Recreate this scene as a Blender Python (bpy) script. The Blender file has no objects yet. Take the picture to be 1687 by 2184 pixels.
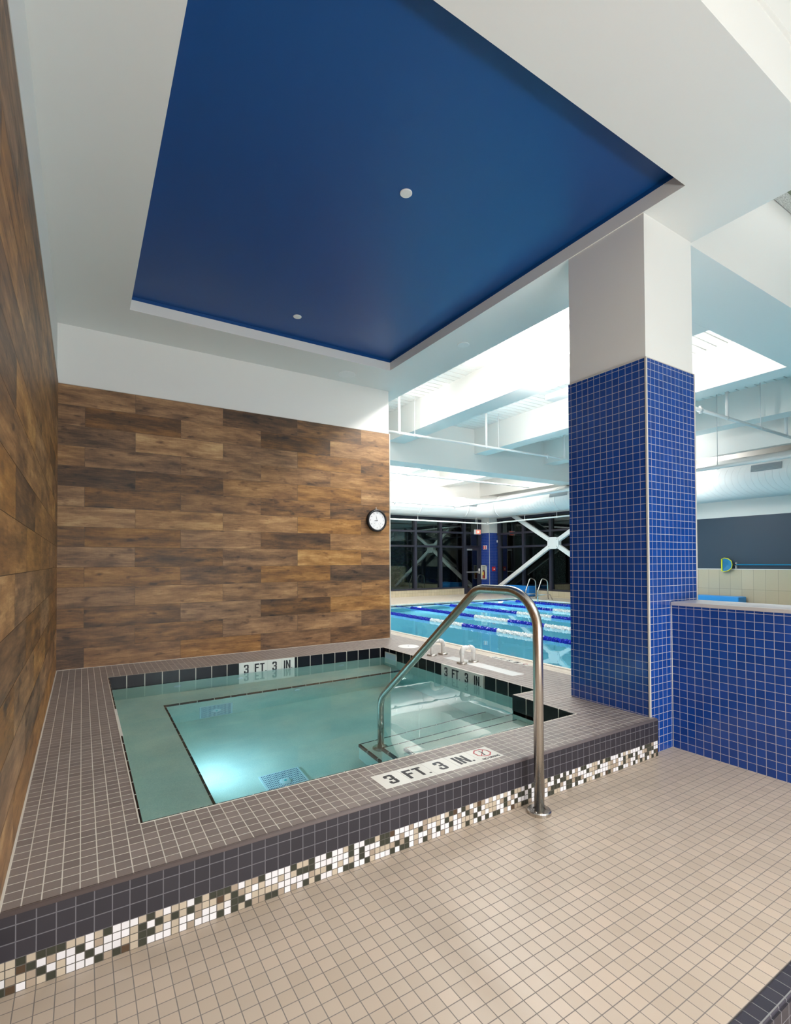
import bpy, bmesh, math, random
from mathutils import Vector, Matrix
random.seed(7)
sc = bpy.context.scene
COL = sc.collection

# ------------------------------------------------------------------ camera
F, CX, CY = 1064.27, 841.49, 1181.30
PITCH, ROLL, YAW = 0.0166, -0.0042, 0.5591
cd = bpy.data.cameras.new('camera'); cam = bpy.data.objects.new('camera', cd); COL.objects.link(cam)
f = Vector((math.sin(YAW)*math.cos(PITCH), math.cos(YAW)*math.cos(PITCH), math.sin(PITCH)))
r = Vector((math.cos(YAW), -math.sin(YAW), 0)); u = r.cross(f)
r2 = r*math.cos(ROLL)+u*math.sin(ROLL); u2 = -r*math.sin(ROLL)+u*math.cos(ROLL)
cam.matrix_world = Matrix(((r2.x, u2.x, -f.x, 0.2218), (r2.y, u2.y, -f.y, -6.06), (r2.z, u2.z, -f.z, 1.33), (0, 0, 0, 1)))
cd.sensor_fit = 'VERTICAL'; cd.sensor_height = 36.0; cd.sensor_width = 36.0*1687/2184
cd.lens = F*36.0/2184
cd.shift_x = (843.5-CX)/2184; cd.shift_y = (CY-1092)/2184
cd.clip_start = 0.02
sc.camera = cam

# ------------------------------------------------------------------ world, exposure
w = bpy.data.worlds.new('night'); sc.world = w; w.use_nodes = True
w.node_tree.nodes['Background'].inputs[0].default_value = (0.010, 0.014, 0.018, 1)
w.node_tree.nodes['Background'].inputs[1].default_value = 0.6
vs = sc.view_settings
vs.view_transform = 'Standard'; vs.look = 'None'; vs.gamma = 1; vs.use_curve_mapping = False
vs.exposure = 0.0

# ------------------------------------------------------------------ lamps (luminaires with housings built further down, plus added unseen fill)
def area(name, loc, sx, sy, power, direction=(0, 0, -1), color=(1, 1, 1), spread=180):
    d = bpy.data.lights.new(name, 'AREA'); d.shape = 'RECTANGLE'; d.size = sx; d.size_y = sy
    d.energy = power; d.color = color; d.spread = math.radians(spread)
    o = bpy.data.objects.new(name, d); COL.objects.link(o); o.location = loc
    o.rotation_euler = Vector(direction).to_track_quat('-Z', 'Y').to_euler()
    return o
WARM = (1.0, 0.955, 0.90); NEUT = (1.0, 0.98, 0.95)
# uplights throwing light on the white deck over the swimming pool
UP = [  # x, y, z, length x, length y, power, aim, label
    (4.225, -1.7, 4.12, 0.04, 3.2, 88, (0.8, 0, 1), 'white strip uplight on the soffit edge, beside the pier'),
    (4.225, 1.1, 4.12, 0.04, 2.0, 15, (0.8, 0, 1), 'white strip uplight on the soffit edge, farther along toward the far windows'),
    (5.97, -1.90, 3.80, 0.08, 1.5, 95, (0.3, 0, 1), 'long white strip light beside the first beam over the pool, next to the pier'),
    (5.91, 0.6, 3.98, 0.05, 2.8, 24, (0.7, 0, 1), 'white strip uplight on the first beam, nearest the deep cross girder'),
    (10.47, -0.5, 3.90, 0.05, 4.6, 22, (1, 0, -0.8), 'white strip light on the beam facing the duct by the slate wall'),
    (11.42, -0.5, 3.60, 0.05, 5.0, 45, (0.7, 0, -1), 'white strip light over the duct, close to the slate wall'),
    (6.0, 3.07, 3.60, 3.4, 0.05, 110, (0, 1, 0.35), 'white strip light behind the deep cross girder, nearest the clock wall'),
    (9.7, 3.07, 3.60, 3.2, 0.05, 110, (0, 1, 0.35), 'white strip light behind the deep cross girder, nearest the far corner column'),
]
for i, (x, y, z, lx, ly, p, aim, lab) in enumerate(UP):
    area('uplight_lamp', (x, y, z), lx, ly, p, aim, NEUT)
# unseen fill added in the corridor behind the camera, from overhead and low down
area('corridor_fill', (2.6, -7.7, 4.70), 3.0, 1.6, 150, (0, 0, -1), NEUT, 124)
area('corridor_fill', (1.75, -8.85, 0.55), 3.0, 0.6, 170, (0.0, 1, 0.62), (0.97, 0.99, 1.0))  # low fill added to lift the soffit and the walls
area('corridor_fill', (6.6, -7.2, 3.6), 3.0, 0.3, 14, (0, 0.8, 1), NEUT)
# underwater lamps
area('tub_lamp', (0.895, -2.27, -0.50), 0.13, 0.13, 7.5, (1.0, 0.42, -0.33), (0.66, 0.80, 1.0))
# downward fill added under the deck, beside the tub and beyond the cross girder
area('hall_fill', (4.85, -1.9, 4.27), 0.25, 2.6, 150, (0, 0, -1), NEUT)
area('hall_fill', (7.6, 5.0, 4.27), 3.4, 0.3, 190, (0, 0, -1), NEUT)
for x_ in (5.4, 7.6, 9.1, 10.5):  # one has a fitting; the others are added to brighten the water
    area('pool_lamp_and_fill', (x_, 4.58, -0.25), 0.18, 0.18, 22, (0, -1, -0.05), (0.75, 0.93, 1.0))
for y_ in (-6.0, -2.6, 0.6, 3.2):  # added along the far side to brighten the water, no fittings built
    area('pool_lamp_and_fill', (11.07, y_, -0.25), 0.18, 0.18, 22, (-1, 0, -0.05), (0.75, 0.93, 1.0))

# ------------------------------------------------------------------ helpers
def lin(c):
    c = c/255.0
    return c/12.92 if c <= 0.04045 else ((c+0.055)/1.055)**2.4
def rgb(r, g, b): return (lin(r), lin(g), lin(b), 1)

def root(name, loc, label=None, cat=None, group=None, kind=None):
    o = bpy.data.objects.new(name, None); COL.objects.link(o); o.location = loc
    o.empty_display_size = 0.1
    tag(o, label, cat, group, kind); return o
def tag(o, label=None, cat=None, group=None, kind=None):
    if label: o['label'] = label
    if cat: o['category'] = cat
    if group: o['group'] = group
    if kind: o['kind'] = kind
    return o
def wloc(o):
    v = Vector((0, 0, 0))
    while o is not None:
        v += o.location; o = o.parent
    return v
def obj(name, bm, mat, parent=None, label=None, cat=None, group=None, kind=None, smooth=False, origin=None):
    """link a bmesh drawn in world coordinates as one mesh object"""
    base = wloc(parent) if parent is not None else Vector(origin or (0, 0, 0))
    if base.length: bmesh.ops.translate(bm, verts=bm.verts, vec=-base)
    bmesh.ops.recalc_face_normals(bm, faces=bm.faces)
    me = bpy.data.meshes.new(name); bm.to_mesh(me); bm.free()
    mats = mat if isinstance(mat, (list, tuple)) else [mat]
    for m in mats: me.materials.append(m)
    if smooth:
        for p in me.polygons: p.use_smooth = True
    o = bpy.data.objects.new(name, me); COL.objects.link(o)
    if parent is not None: o.parent = parent
    elif origin: o.location = origin
    return tag(o, label, cat, group, kind)
def struct(name, bm, mat, parent=None):
    return obj(name, bm, mat, parent, kind=None if parent is not None else 'structure')

def B(): return bmesh.new()
def box(bm, x0, x1, y0, y1, z0, z1, bev=0, seg=2, mi=0):
    if x0 > x1: x0, x1 = x1, x0
    if y0 > y1: y0, y1 = y1, y0
    if z0 > z1: z0, z1 = z1, z0
    v = [bm.verts.new(p) for p in ((x0,y0,z0),(x1,y0,z0),(x1,y1,z0),(x0,y1,z0),(x0,y0,z1),(x1,y0,z1),(x1,y1,z1),(x0,y1,z1))]
    fs = [bm.faces.new([v[i] for i in q]) for q in ((3,2,1,0),(4,5,6,7),(0,1,5,4),(1,2,6,5),(2,3,7,6),(3,0,4,7))]
    for q in fs: q.material_index = mi
    if bev:
        es = list({e for q in fs for e in q.edges})
        bmesh.ops.bevel(bm, geom=es, offset=bev, segments=seg, profile=0.5, affect='EDGES', clamp_overlap=True)
    return bm
def cyl(bm, p0, p1, rad, seg=20, rad2=None, caps=True):
    p0, p1 = Vector(p0), Vector(p1); d = (p1-p0).normalized()
    a = d.orthogonal().normalized(); b = d.cross(a)
    r1 = rad if rad2 is None else rad2
    A = [bm.verts.new(p0+(a*math.cos(t)+b*math.sin(t))*rad) for t in [2*math.pi*i/seg for i in range(seg)]]
    C = [bm.verts.new(p1+(a*math.cos(t)+b*math.sin(t))*r1) for t in [2*math.pi*i/seg for i in range(seg)]]
    for i in range(seg):
        q = bm.faces.new((A[i], A[(i+1) % seg], C[(i+1) % seg], C[i])); q.smooth = True
    if caps: bm.faces.new(list(reversed(A))); bm.faces.new(C)
    return bm
def fillet(pts, rads, n=8):
    """round the corners of a polyline"""
    P = [Vector(p) for p in pts]; out = [P[0]]
    for i in range(1, len(P)-1):
        R = rads[i-1] if isinstance(rads, (list, tuple)) else rads
        a = (P[i-1]-P[i]); b = (P[i+1]-P[i]); la, lb = a.length, b.length; a.normalize(); b.normalize()
        ang = a.angle(b); t = min(R/math.tan(ang/2), la*0.49 if i > 1 else la*0.98, lb*0.49 if i < len(P)-2 else lb*0.98)
        R_ = t*math.tan(ang/2); c = P[i]+(a+b).normalized()*(R_/math.sin(ang/2))
        s = P[i]+a*t-c; e = P[i]+b*t-c; tot = s.angle(e); ax = s.cross(e).normalized()
        for k in range(n+1): out.append(c+Matrix.Rotation(tot*k/n, 3, ax) @ s)
    out.append(P[-1]); return out
def tube(bm, pts, rad, seg=16, caps=True):
    P = [Vector(p) for p in pts]
    Q = [P[0]]
    for p in P[1:]:
        if (p-Q[-1]).length > 1e-5: Q.append(p)
    P = Q; n = len(P); rings = []; prev = None
    for i in range(n):
        t = ((P[min(i+1, n-1)]-P[i]).normalized()+(P[i]-P[max(i-1, 0)]).normalized()).normalized()
        if prev is None: a = t.orthogonal().normalized()
        else: a = (prev-t*prev.dot(t)).normalized()
        prev = a; b = t.cross(a)
        rr = rad[i] if isinstance(rad, (list, tuple)) else rad
        rings.append([bm.verts.new(P[i]+(a*math.cos(2*math.pi*k/seg)+b*math.sin(2*math.pi*k/seg))*rr) for k in range(seg)])
    for i in range(n-1):
        for k in range(seg):
            q = bm.faces.new((rings[i][k], rings[i][(k+1) % seg], rings[i+1][(k+1) % seg], rings[i+1][k])); q.smooth = True
    if caps: bm.faces.new(list(reversed(rings[0]))); bm.faces.new(rings[-1])
    return bm
def lathe(bm, c, prof, axis=(0, 0, 1), seg=24):
    """prof: list of (radius, distance along axis)"""
    ax = Vector(axis).normalized(); a = ax.orthogonal().normalized(); b = ax.cross(a); c = Vector(c); rings = []
    for rr, h in prof:
        rings.append([bm.verts.new(c+ax*h+(a*math.cos(2*math.pi*k/seg)+b*math.sin(2*math.pi*k/seg))*max(rr, 1e-4)) for k in range(seg)])
    for i in range(len(rings)-1):
        for k in range(seg):
            bm.faces.new((rings[i][k], rings[i][(k+1) % seg], rings[i+1][(k+1) % seg], rings[i+1][k]))
    bm.faces.new(list(reversed(rings[0]))); bm.faces.new(rings[-1])
    return bm
def quad(bm, a, b, c, d, mi=0):
    q = bm.faces.new([bm.verts.new(p) for p in (a, b, c, d)]); q.material_index = mi; return q
def prism(bm, pts, n, h):
    """extrude a flat polygon (3-D points) by h along n"""
    n = Vector(n); A = [bm.verts.new(p) for p in pts]; C = [bm.verts.new(Vector(p)+n*h) for p in pts]
    bm.faces.new(A); bm.faces.new(list(reversed(C)))
    for i in range(len(A)):
        j = (i+1) % len(A); bm.faces.new((A[i], C[i], C[j], A[j]))
    return bm
def text_bm(bm, s, origin, right, up, size, xs=1.0, bold=0.0, depth=0.0012, align='LEFT'):
    """lettering as thin raised mesh on a surface"""
    cu = bpy.data.curves.new('t', 'FONT'); cu.body = s; cu.size = size; cu.offset = bold*size; cu.extrude = depth
    cu.align_x = align; cu.align_y = 'BOTTOM_BASELINE' if False else 'BOTTOM'; cu.resolution_u = 3
    o = bpy.data.objects.new('t', cu); COL.objects.link(o)
    dg = bpy.context.evaluated_depsgraph_get(); me = bpy.data.meshes.new_from_object(o.evaluated_get(dg))
    right, up = Vector(right).normalized(), Vector(up).normalized(); n = right.cross(up)
    M = Matrix(((right.x*xs, up.x, n.x, origin[0]), (right.y*xs, up.y, n.y, origin[1]), (right.z*xs, up.z, n.z, origin[2]), (0, 0, 0, 1)))
    me.transform(M); bm.from_mesh(me)
    bpy.data.objects.remove(o); bpy.data.curves.remove(cu); bpy.data.meshes.remove(me)
    return bm
def block_letters(bm, s, origin, right, up, h, w_, gap, t, depth=0.0015):
    """heavy condensed sign lettering: each glyph from bars on a w_ x h cell, stroke t"""
    right, up = Vector(right).normalized(), Vector(up).normalized(); n = right.cross(up); O = Vector(origin); x = 0
    def bar(x0, x1, y0, y1):
        prism(bm, [O+right*(x+x0)+up*y0, O+right*(x+x1)+up*y0, O+right*(x+x1)+up*y1, O+right*(x+x0)+up*y1], n, depth)
    def poly(ps): prism(bm, [O+right*(x+a)+up*b for a, b in ps], n, depth)
    for ch in s:
        W = w_
        if ch == '3':
            k = t*0.55; tt = t*0.86
            def rb(x0, x1, y0, y1, c):   # bar with clipped outer corners
                poly([(x0, y0), (x1-c, y0), (x1, y0+c), (x1, y1-c), (x1-c, y1), (x0, y1)])
            poly([(k, 0), (W-k, 0), (W, k), (W, tt), (0, tt), (0, k)]); poly([(0, h-tt), (W, h-tt), (W, h-k), (W-k, h), (k, h), (0, h-k)])
            bar(0, t, tt, h*0.30); bar(0, t, h*0.70, h-tt)
            bar(W-t, W, tt, h*0.43); bar(W-t, W, h*0.57, h-tt); poly([(W*0.30, h*0.43), (W-t, h*0.43), (W, h*0.43), (W-k*0.6, h*0.5), (W, h*0.57), (W-t, h*0.57), (W*0.30, h*0.57)])
        elif ch == '6':
            bar(0, t, 0, h); bar(t, W, 0, t); bar(t, W, h-t, h); bar(W-t, W, t, h*0.55); bar(t, W-t, h*0.45, h*0.45+t*0.8)
        elif ch == 'F': bar(0, t, 0, h); bar(t, W, h-t*0.9, h); bar(t, W*0.85, h*0.46, h*0.46+t*0.9)
        elif ch == 'T': bar(0, W, h-t*0.9, h); bar(W/2-t/2, W/2+t/2, 0, h-t*0.9)
        elif ch == 'I': W = t; bar(0, t, 0, h)
        elif ch == 'N':
            W = w_*1.05; bar(0, t, 0, h); bar(W-t, W, 0, h); poly([(t, h), (t*0.9, h*0.72), (W-t, 0), (W-t*0.9, h*0.28)][:4] if False else [(t, h*0.62), (W-t, 0), (W-t, h*0.38), (t, h)])
        elif ch == 'E': bar(0, t, 0, h); bar(t, W, h-t, h); bar(t, W, 0, t); bar(t, W*0.85, h*0.44, h*0.44+t)
        elif ch == 'X': poly([(0, 0), (t, 0), (W, h), (W-t, h)]); poly([(W-t, 0), (W, 0), (t, h), (0, h)])
        elif ch == '.': W = t*0.85; bar(0, W*0.9, 0, W*0.8)
        elif ch == ' ': W = w_*0.9
        x += W+gap
    return x

# ------------------------------------------------------------------ materials
def mat(name, col=(0.8, 0.8, 0.8, 1), rough=0.5, metal=0.0, spec=0.5, emit=None, es=0):
    m = bpy.data.materials.new(name); m.use_nodes = True; b = m.node_tree.nodes['Principled BSDF']
    b.inputs['Base Color'].default_value = col; b.inputs['Roughness'].default_value = rough
    b.inputs['Metallic'].default_value = metal; b.inputs['Specular IOR Level'].default_value = spec
    if emit: b.inputs['Emission Color'].default_value = emit; b.inputs['Emission Strength'].default_value = es
    return m
class N:
    def __init__(s, m): s.t = m.node_tree; s.n = s.t.nodes; s.b = s.n['Principled BSDF']
    def new(s, k, **kw):
        x = s.n.new(k)
        for a, b in kw.items(): setattr(x, a, b)
        return x
    def link(s, a, b): s.t.links.new(a, b)
    def math(s, op, a, b=None, c=None):
        x = s.new('ShaderNodeMath', operation=op)
        for i, v in enumerate((a, b, c)):
            if v is None: continue
            if isinstance(v, (int, float)): x.inputs[i].default_value = v
            else: s.link(v, x.inputs[i])
        return x.outputs[0]
    def mix(s, fac, a, b, bt='MIX'):
        x = s.new('ShaderNodeMix', data_type='RGBA', blend_type=bt)
        for i, v in ((0, fac), (6, a), (7, b)):
            if isinstance(v, (int, float)): x.inputs[i].default_value = v
            elif isinstance(v, tuple): x.inputs[i].default_value = v
            else: s.link(v, x.inputs[i])
        return x.outputs[2]
    def pos(s):
        g = s.new('ShaderNodeNewGeometry'); x = s.new('ShaderNodeSeparateXYZ'); s.link(g.outputs['Position'], x.inputs[0])
        return g.outputs['Position'], x.outputs
    def noise(s, scale, detail=2, vec=None, dim='3D', rough=0.5):
        x = s.new('ShaderNodeTexNoise', noise_dimensions=dim); x.inputs['Scale'].default_value = scale; x.inputs['Detail'].default_value = detail
        x.inputs['Roughness'].default_value = rough
        if vec is not None: s.link(vec, x.inputs['Vector'])
        return x
    def ramp(s, fac, stops, interp='LINEAR'):
        x = s.new('ShaderNodeValToRGB'); x.color_ramp.interpolation = interp
        e = x.color_ramp.elements
        while len(e) > 1: e.remove(e[0])
        e[0].position, e[0].color = stops[0]
        for p, c in stops[1:]:
            k = e.new(p); k.color = c
        s.link(fac, x.inputs[0]); return x.outputs[0]
def tile_mat(name, axes, pitch, grout, stops, gcol, rough=0.35, grough=0.8, off=(0, 0), var=0.10, bump=0.4, interp='LINEAR', speck=0.0, wear=0.0, spec=0.5, pitch2=None, jit=0.0):
    """grid of tiles in world space. axes: two of 'xyz'. stops: colour ramp picked per tile"""
    m = mat(name, rough=rough, spec=spec); n = N(m); P, xyz = n.pos(); ix = ['xyz'.index(a) for a in axes]
    pv = pitch2 or pitch
    uu = n.math('DIVIDE', n.math('ADD', xyz[ix[0]], -off[0]), pitch); vv = n.math('DIVIDE', n.math('ADD', xyz[ix[1]], -off[1]), pv)
    fu, fv = n.math('FLOOR', uu), n.math('FLOOR', vv)
    def edge(c, fl, p):
        fr = n.math('SUBTRACT', c, fl); d = n.math('ABSOLUTE', n.math('SUBTRACT', fr, 0.5)); return n.math('MULTIPLY', n.math('SUBTRACT', 0.5, d), p)
    d = n.math('MINIMUM', edge(uu, fu, pitch), edge(vv, fv, pv))
    mr = n.new('ShaderNodeMapRange'); n.link(d, mr.inputs[0]); mr.inputs[1].default_value = grout*0.5*0.8; mr.inputs[2].default_value = grout*0.5*1.3
    mask = mr.outputs[0]
    cv = n.new('ShaderNodeCombineXYZ'); n.link(fu, cv.inputs[0]); n.link(fv, cv.inputs[1])
    wn = n.new('ShaderNodeTexWhiteNoise', noise_dimensions='2D'); n.link(cv.outputs[0], wn.inputs['Vector'])
    col = n.ramp(wn.outputs['Value'], stops, interp)
    wn2 = n.new('ShaderNodeTexWhiteNoise', noise_dimensions='3D'); cv2 = n.new('ShaderNodeCombineXYZ')
    n.link(fu, cv2.inputs[0]); n.link(fv, cv2.inputs[1]); cv2.inputs[2].default_value = 3.7; n.link(cv2.outputs[0], wn2.inputs['Vector'])
    val = n.math('ADD', n.math('MULTIPLY', wn2.outputs['Value'], var), 1-var/2)
    if speck:
        sp = n.noise(420, 3, P); val = n.math('MULTIPLY', val, n.math('ADD', n.math('MULTIPLY', sp.outputs['Fac'], speck), 1-speck/2))
    if wear:
        sp = n.noise(1.6, 4, P); val = n.math('MULTIPLY', val, n.math('ADD', n.math('MULTIPLY', sp.outputs['Fac'], wear), 1-wear/2))
    vc = n.new('ShaderNodeCombineXYZ')
    for k in range(3): n.link(val, vc.inputs[k])
    col = n.mix(1.0, col, vc.outputs[0], 'MULTIPLY')
    gn = n.noise(9, 3, P); gc = n.mix(n.math('MULTIPLY', gn.outputs['Fac'], 0.5), gcol, tuple(x*0.6 for x in gcol[:3])+(1,))
    fin = n.mix(mask, gc, col); n.link(fin, n.b.inputs['Base Color'])
    rr = n.math('ADD', n.math('MULTIPLY', mask, rough-grough), grough); n.link(rr, n.b.inputs['Roughness'])
    if bump:
        bp_ = n.new('ShaderNodeBump'); bp_.inputs['Strength'].default_value = bump; bp_.inputs['Distance'].default_value = 0.002
        hh = n.math('ADD', mask, n.math('MULTIPLY', wn2.outputs['Value'], 0.15)); n.link(hh, bp_.inputs['Height']); n.link(bp_.outputs[0], n.b.inputs['Normal'])
    return m

PAINT = mat('white_paint', (0.80, 0.80, 0.77, 1), 0.55)
def add_noise_bump(m, scale, strength, dist=0.002):
    n = N(m); P, _ = n.pos(); t = n.noise(scale, 4, P); b = n.new('ShaderNodeBump'); b.inputs['Strength'].default_value = strength; b.inputs['Distance'].default_value = dist
    n.link(t.outputs['Fac'], b.inputs['Height']); n.link(b.outputs[0], n.b.inputs['Normal'])
add_noise_bump(PAINT, 60, 0.08)
HALLPAINT = mat('hall_paint', (0.84, 0.835, 0.80, 1), 0.5)
BLUEPAINT = mat('blue_ceiling_paint', (0.004, 0.066, 0.245, 1), 0.42); add_noise_bump(BLUEPAINT, 120, 0.15)
SLATEPAINT = mat('slate_paint', (0.030, 0.056, 0.090, 1), 0.5)
WHITE = mat('white_enamel', (0.84, 0.84, 0.82, 1), 0.35)
PVC = mat('white_pvc', (0.86, 0.84, 0.80, 1), 0.28)
STEEL = mat('brushed_steel', (0.56, 0.53, 0.49, 1), 0.26, 1.0)
def brushed(m):
    n = N(m); P, x = n.pos(); mp = n.new('ShaderNodeMapping'); mp.inputs['Scale'].default_value = (220, 220, 6); n.link(P, mp.inputs[0]); t = n.noise(1, 2, mp.outputs[0])
    n.link(n.math('ADD', n.math('MULTIPLY', t.outputs['Fac'], 0.05), 0.24), n.b.inputs['Roughness'])
brushed(STEEL)
DARKFRAME = mat('window_frame_metal', (0.030, 0.030, 0.048, 1), 0.4, 0.0)
BLACK = mat('black_plastic', (0.012, 0.012, 0.014, 1), 0.32)
INK = mat('black_ink', (0.018, 0.018, 0.022, 1), 0.5)
REDINK = mat('red_ink', (0.42, 0.02, 0.03, 1), 0.5)
TILEWHITE = mat('marker_white', (0.80, 0.79, 0.73, 1), 0.25)
EDGETRIM = mat('pale_edge_trim', (0.60, 0.58, 0.53, 1), 0.4)
GROUT = (0.66, 0.62, 0.54, 1)
GREYX = rgb(132, 120, 116); GREYY = rgb(118, 107, 104)
COPING = tile_mat('grey_coping_tile', 'xy', 0.0524, 0.0036, [(0, rgb(126, 116, 112)), (1, rgb(142, 131, 126))], (0.70, 0.66, 0.59, 1), 0.42, 0.8, (0.431, -4.10), 0.10, 0.35, speck=0.45, spec=0.5)
DECKTILE = COPING
FLOORT = tile_mat('beige_floor_tile', 'xy', 0.0524, 0.0028, [(0, rgb(186, 170, 152)), (0.5, rgb(190, 175, 158)), (1, rgb(195, 178, 160))], (0.24, 0.215, 0.195, 1), 0.36, 0.8, (0.0, -5.33), 0.07, 0.35, wear=0.16, spec=0.45)
DARKT = tile_mat('charcoal_face_tile', 'xz', 0.0524, 0.0032, [(0, rgb(41, 38, 45)), (1, rgb(48, 45, 52))], (0.16, 0.155, 0.17, 1), 0.5, 0.8, (0, 0.105), 0.14, 0.3)
DARKTOP = tile_mat('charcoal_step_tile', 'xy', 0.0524, 0.0030, [(0, rgb(50, 48, 58)), (1, rgb(58, 55, 64))], (0.20, 0.20, 0.20, 1), 0.45, 0.8, (0, -5.38), 0.14, 0.3)
MOSAIC = tile_mat('mosaic_band_tile', 'xz', 0.0262, 0.0028,
    [(0, rgb(232, 230, 232)), (0.40, rgb(192, 178, 158)), (0.60, rgb(168, 152, 134)), (0.72, rgb(58, 60, 50)), (0.985, rgb(84, 66, 50))], (0.10, 0.09, 0.075, 1), 0.25, 0.8, (0, 0.0), 0.12, 0.3, interp='CONSTANT')
BLUEY = tile_mat('blue_tile_y', 'yz', 0.0524, 0.0030, [(0, rgb(15, 60, 136)), (1, rgb(22, 68, 148))], (0.50, 0.49, 0.54, 1), 0.18, 0.7, (-4.067, 0.0), 0.14, 0.35, spec=0.6)
BLUEX = tile_mat('blue_tile_x', 'xz', 0.0524, 0.0030, [(0, rgb(15, 60, 136)), (1, rgb(22, 68, 148))], (0.50, 0.49, 0.54, 1), 0.18, 0.7, (3.5376, 0.0), 0.14, 0.35, spec=0.6)
BLACKWX = tile_mat('black_waterline_x', 'xz', 0.156, 0.0075, [(0, (0.006, 0.006, 0.010, 1)), (1, (0.009, 0.009, 0.014, 1))], GROUT, 0.22, 0.7, (0.431+0.0, 0.0987), 0.2, 0.5, pitch2=3.0, spec=0.35)
BLACKWY = tile_mat('black_waterline_y', 'yz', 0.156, 0.0075, [(0, (0.006, 0.006, 0.010, 1)), (1, (0.009, 0.009, 0.014, 1))], GROUT, 0.22, 0.7, (-0.63, 0.0987-1.5), 0.2, 0.5, pitch2=3.0, spec=0.35)
TRIMX = tile_mat('black_trim_x', 'xz', 0.156, 0.007, [(0, (0.014, 0.012, 0.014, 1)), (1, (0.018, 0.016, 0.018, 1))], GROUT, 0.3, 0.7, (0.06, -2), 0.2, 0.2, pitch2=4.0)
TRIMY = tile_mat('black_trim_y', 'yz', 0.156, 0.007, [(0, (0.014, 0.012, 0.014, 1)), (1, (0.018, 0.016, 0.018, 1))], GROUT, 0.3, 0.7, (0.0, -2), 0.2, 0.2, pitch2=4.0)
CREAMT_Y = tile_mat('cream_wall_tile_y', 'yz', 0.22, 0.004, [(0, rgb(196, 184, 156)), (1, rgb(206, 194, 168))], rgb(150, 140, 122), 0.5, 0.8, (-0.52, 0.72), 0.06, 0.2, speck=0.35, pitch2=0.43)
CREAMT_X = tile_mat('cream_wall_tile_x', 'xz', 0.105, 0.004, [(0, rgb(196, 184, 156)), (1, rgb(206, 194, 168))], rgb(160, 150, 132), 0.5, 0.8, (8.1, 0.255), 0.06, 0.2, speck=0.3)
CREAMBAND = tile_mat('cream_pool_edge_tile', 'xy', 0.0524, 0.004, [(0, rgb(214, 206, 192)), (1, rgb(224, 216, 204))], rgb(176, 166, 150), 0.4, 0.8, (0, 0), 0.05, 0.2)
PALEDECK = tile_mat('pale_deck_tile', 'xy', 0.0524, 0.004, [(0, rgb(196, 184, 170)), (1, rgb(206, 195, 180))], rgb(170, 158, 144), 0.4, 0.8, (0, 0), 0.05, 0.2)

def plaster(name, c1, c2):
    m = mat(name, rough=0.7, spec=0.2); n = N(m); P, _ = n.pos()
    a = n.noise(2.2, 4, P); b = n.noise(130, 3, P); t = n.math('ADD', n.math('MULTIPLY', a.outputs['Fac'], 0.65), n.math('MULTIPLY', b.outputs['Fac'], 0.45))
    c = n.ramp(t, [(0.35, c1), (0.72, c2)]); n.link(c, n.b.inputs['Base Color']); return m
PLASTER = plaster('tub_plaster', (0.52, 0.62, 0.55, 1), (0.76, 0.82, 0.70, 1))
POOLPLASTER = plaster('pool_plaster', (0.52, 0.80, 0.84, 1), (0.60, 0.86, 0.88, 1))

def water_mat(name, absorb, dens, bump=0.04, scale=3.0):
    m = bpy.data.materials.new(name); m.use_nodes = True; t = m.node_tree
    for x in list(t.nodes): t.nodes.remove(x)
    o = t.nodes.new('ShaderNodeOutputMaterial'); g = t.nodes.new('ShaderNodeBsdfGlass'); g.inputs['IOR'].default_value = 1.33; g.inputs['Roughness'].default_value = 0.0
    v = t.nodes.new('ShaderNodeVolumeAbsorption'); v.inputs['Color'].default_value = absorb; v.inputs['Density'].default_value = dens
    ge = t.nodes.new('ShaderNodeNewGeometry'); no = t.nodes.new('ShaderNodeTexNoise'); no.inputs['Scale'].default_value = scale; no.inputs['Detail'].default_value = 2
    bu = t.nodes.new('ShaderNodeBump'); bu.inputs['Strength'].default_value = bump; bu.inputs['Distance'].default_value = 0.02
    t.links.new(ge.outputs['Position'], no.inputs['Vector']); t.links.new(no.outputs['Fac'], bu.inputs['Height']); t.links.new(bu.outputs[0], g.inputs['Normal'])
    t.links.new(g.outputs[0], o.inputs[0]); t.links.new(v.outputs[0], o.inputs[1]); return m
TUBWATER = water_mat('tub_water', (0.30, 0.88, 0.95, 1), 0.46, 0.03)
POOLWATER = water_mat('pool_water', (0.20, 0.82, 0.95, 1), 0.38, 0.05)

def glass_mat():
    m = bpy.data.materials.new('dark_window_glass'); m.use_nodes = True; t = m.node_tree
    for x in list(t.nodes): t.nodes.remove(x)
    o = t.nodes.new('ShaderNodeOutputMaterial'); a = t.nodes.new('ShaderNodeBsdfTransparent'); a.inputs[0].default_value = (0.55, 0.62, 0.60, 1)
    g = t.nodes.new('ShaderNodeBsdfGlossy'); g.inputs['Roughness'].default_value = 0.0; g.inputs[0].default_value = (0.80, 0.9, 0.88, 1)
    fr = t.nodes.new('ShaderNodeFresnel'); fr.inputs[0].default_value = 1.6; mm = t.nodes.new('ShaderNodeMath'); mm.operation = 'MULTIPLY'; mm.inputs[1].default_value = 1.7; mm.use_clamp = True
    mx = t.nodes.new('ShaderNodeMixShader'); t.links.new(fr.outputs[0], mm.inputs[0]); t.links.new(mm.outputs[0], mx.inputs[0]); t.links.new(a.outputs[0], mx.inputs[1]); t.links.new(g.outputs[0], mx.inputs[2])
    t.links.new(mx.outputs[0], o.inputs[0]); return m
GLASS = glass_mat()

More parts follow.
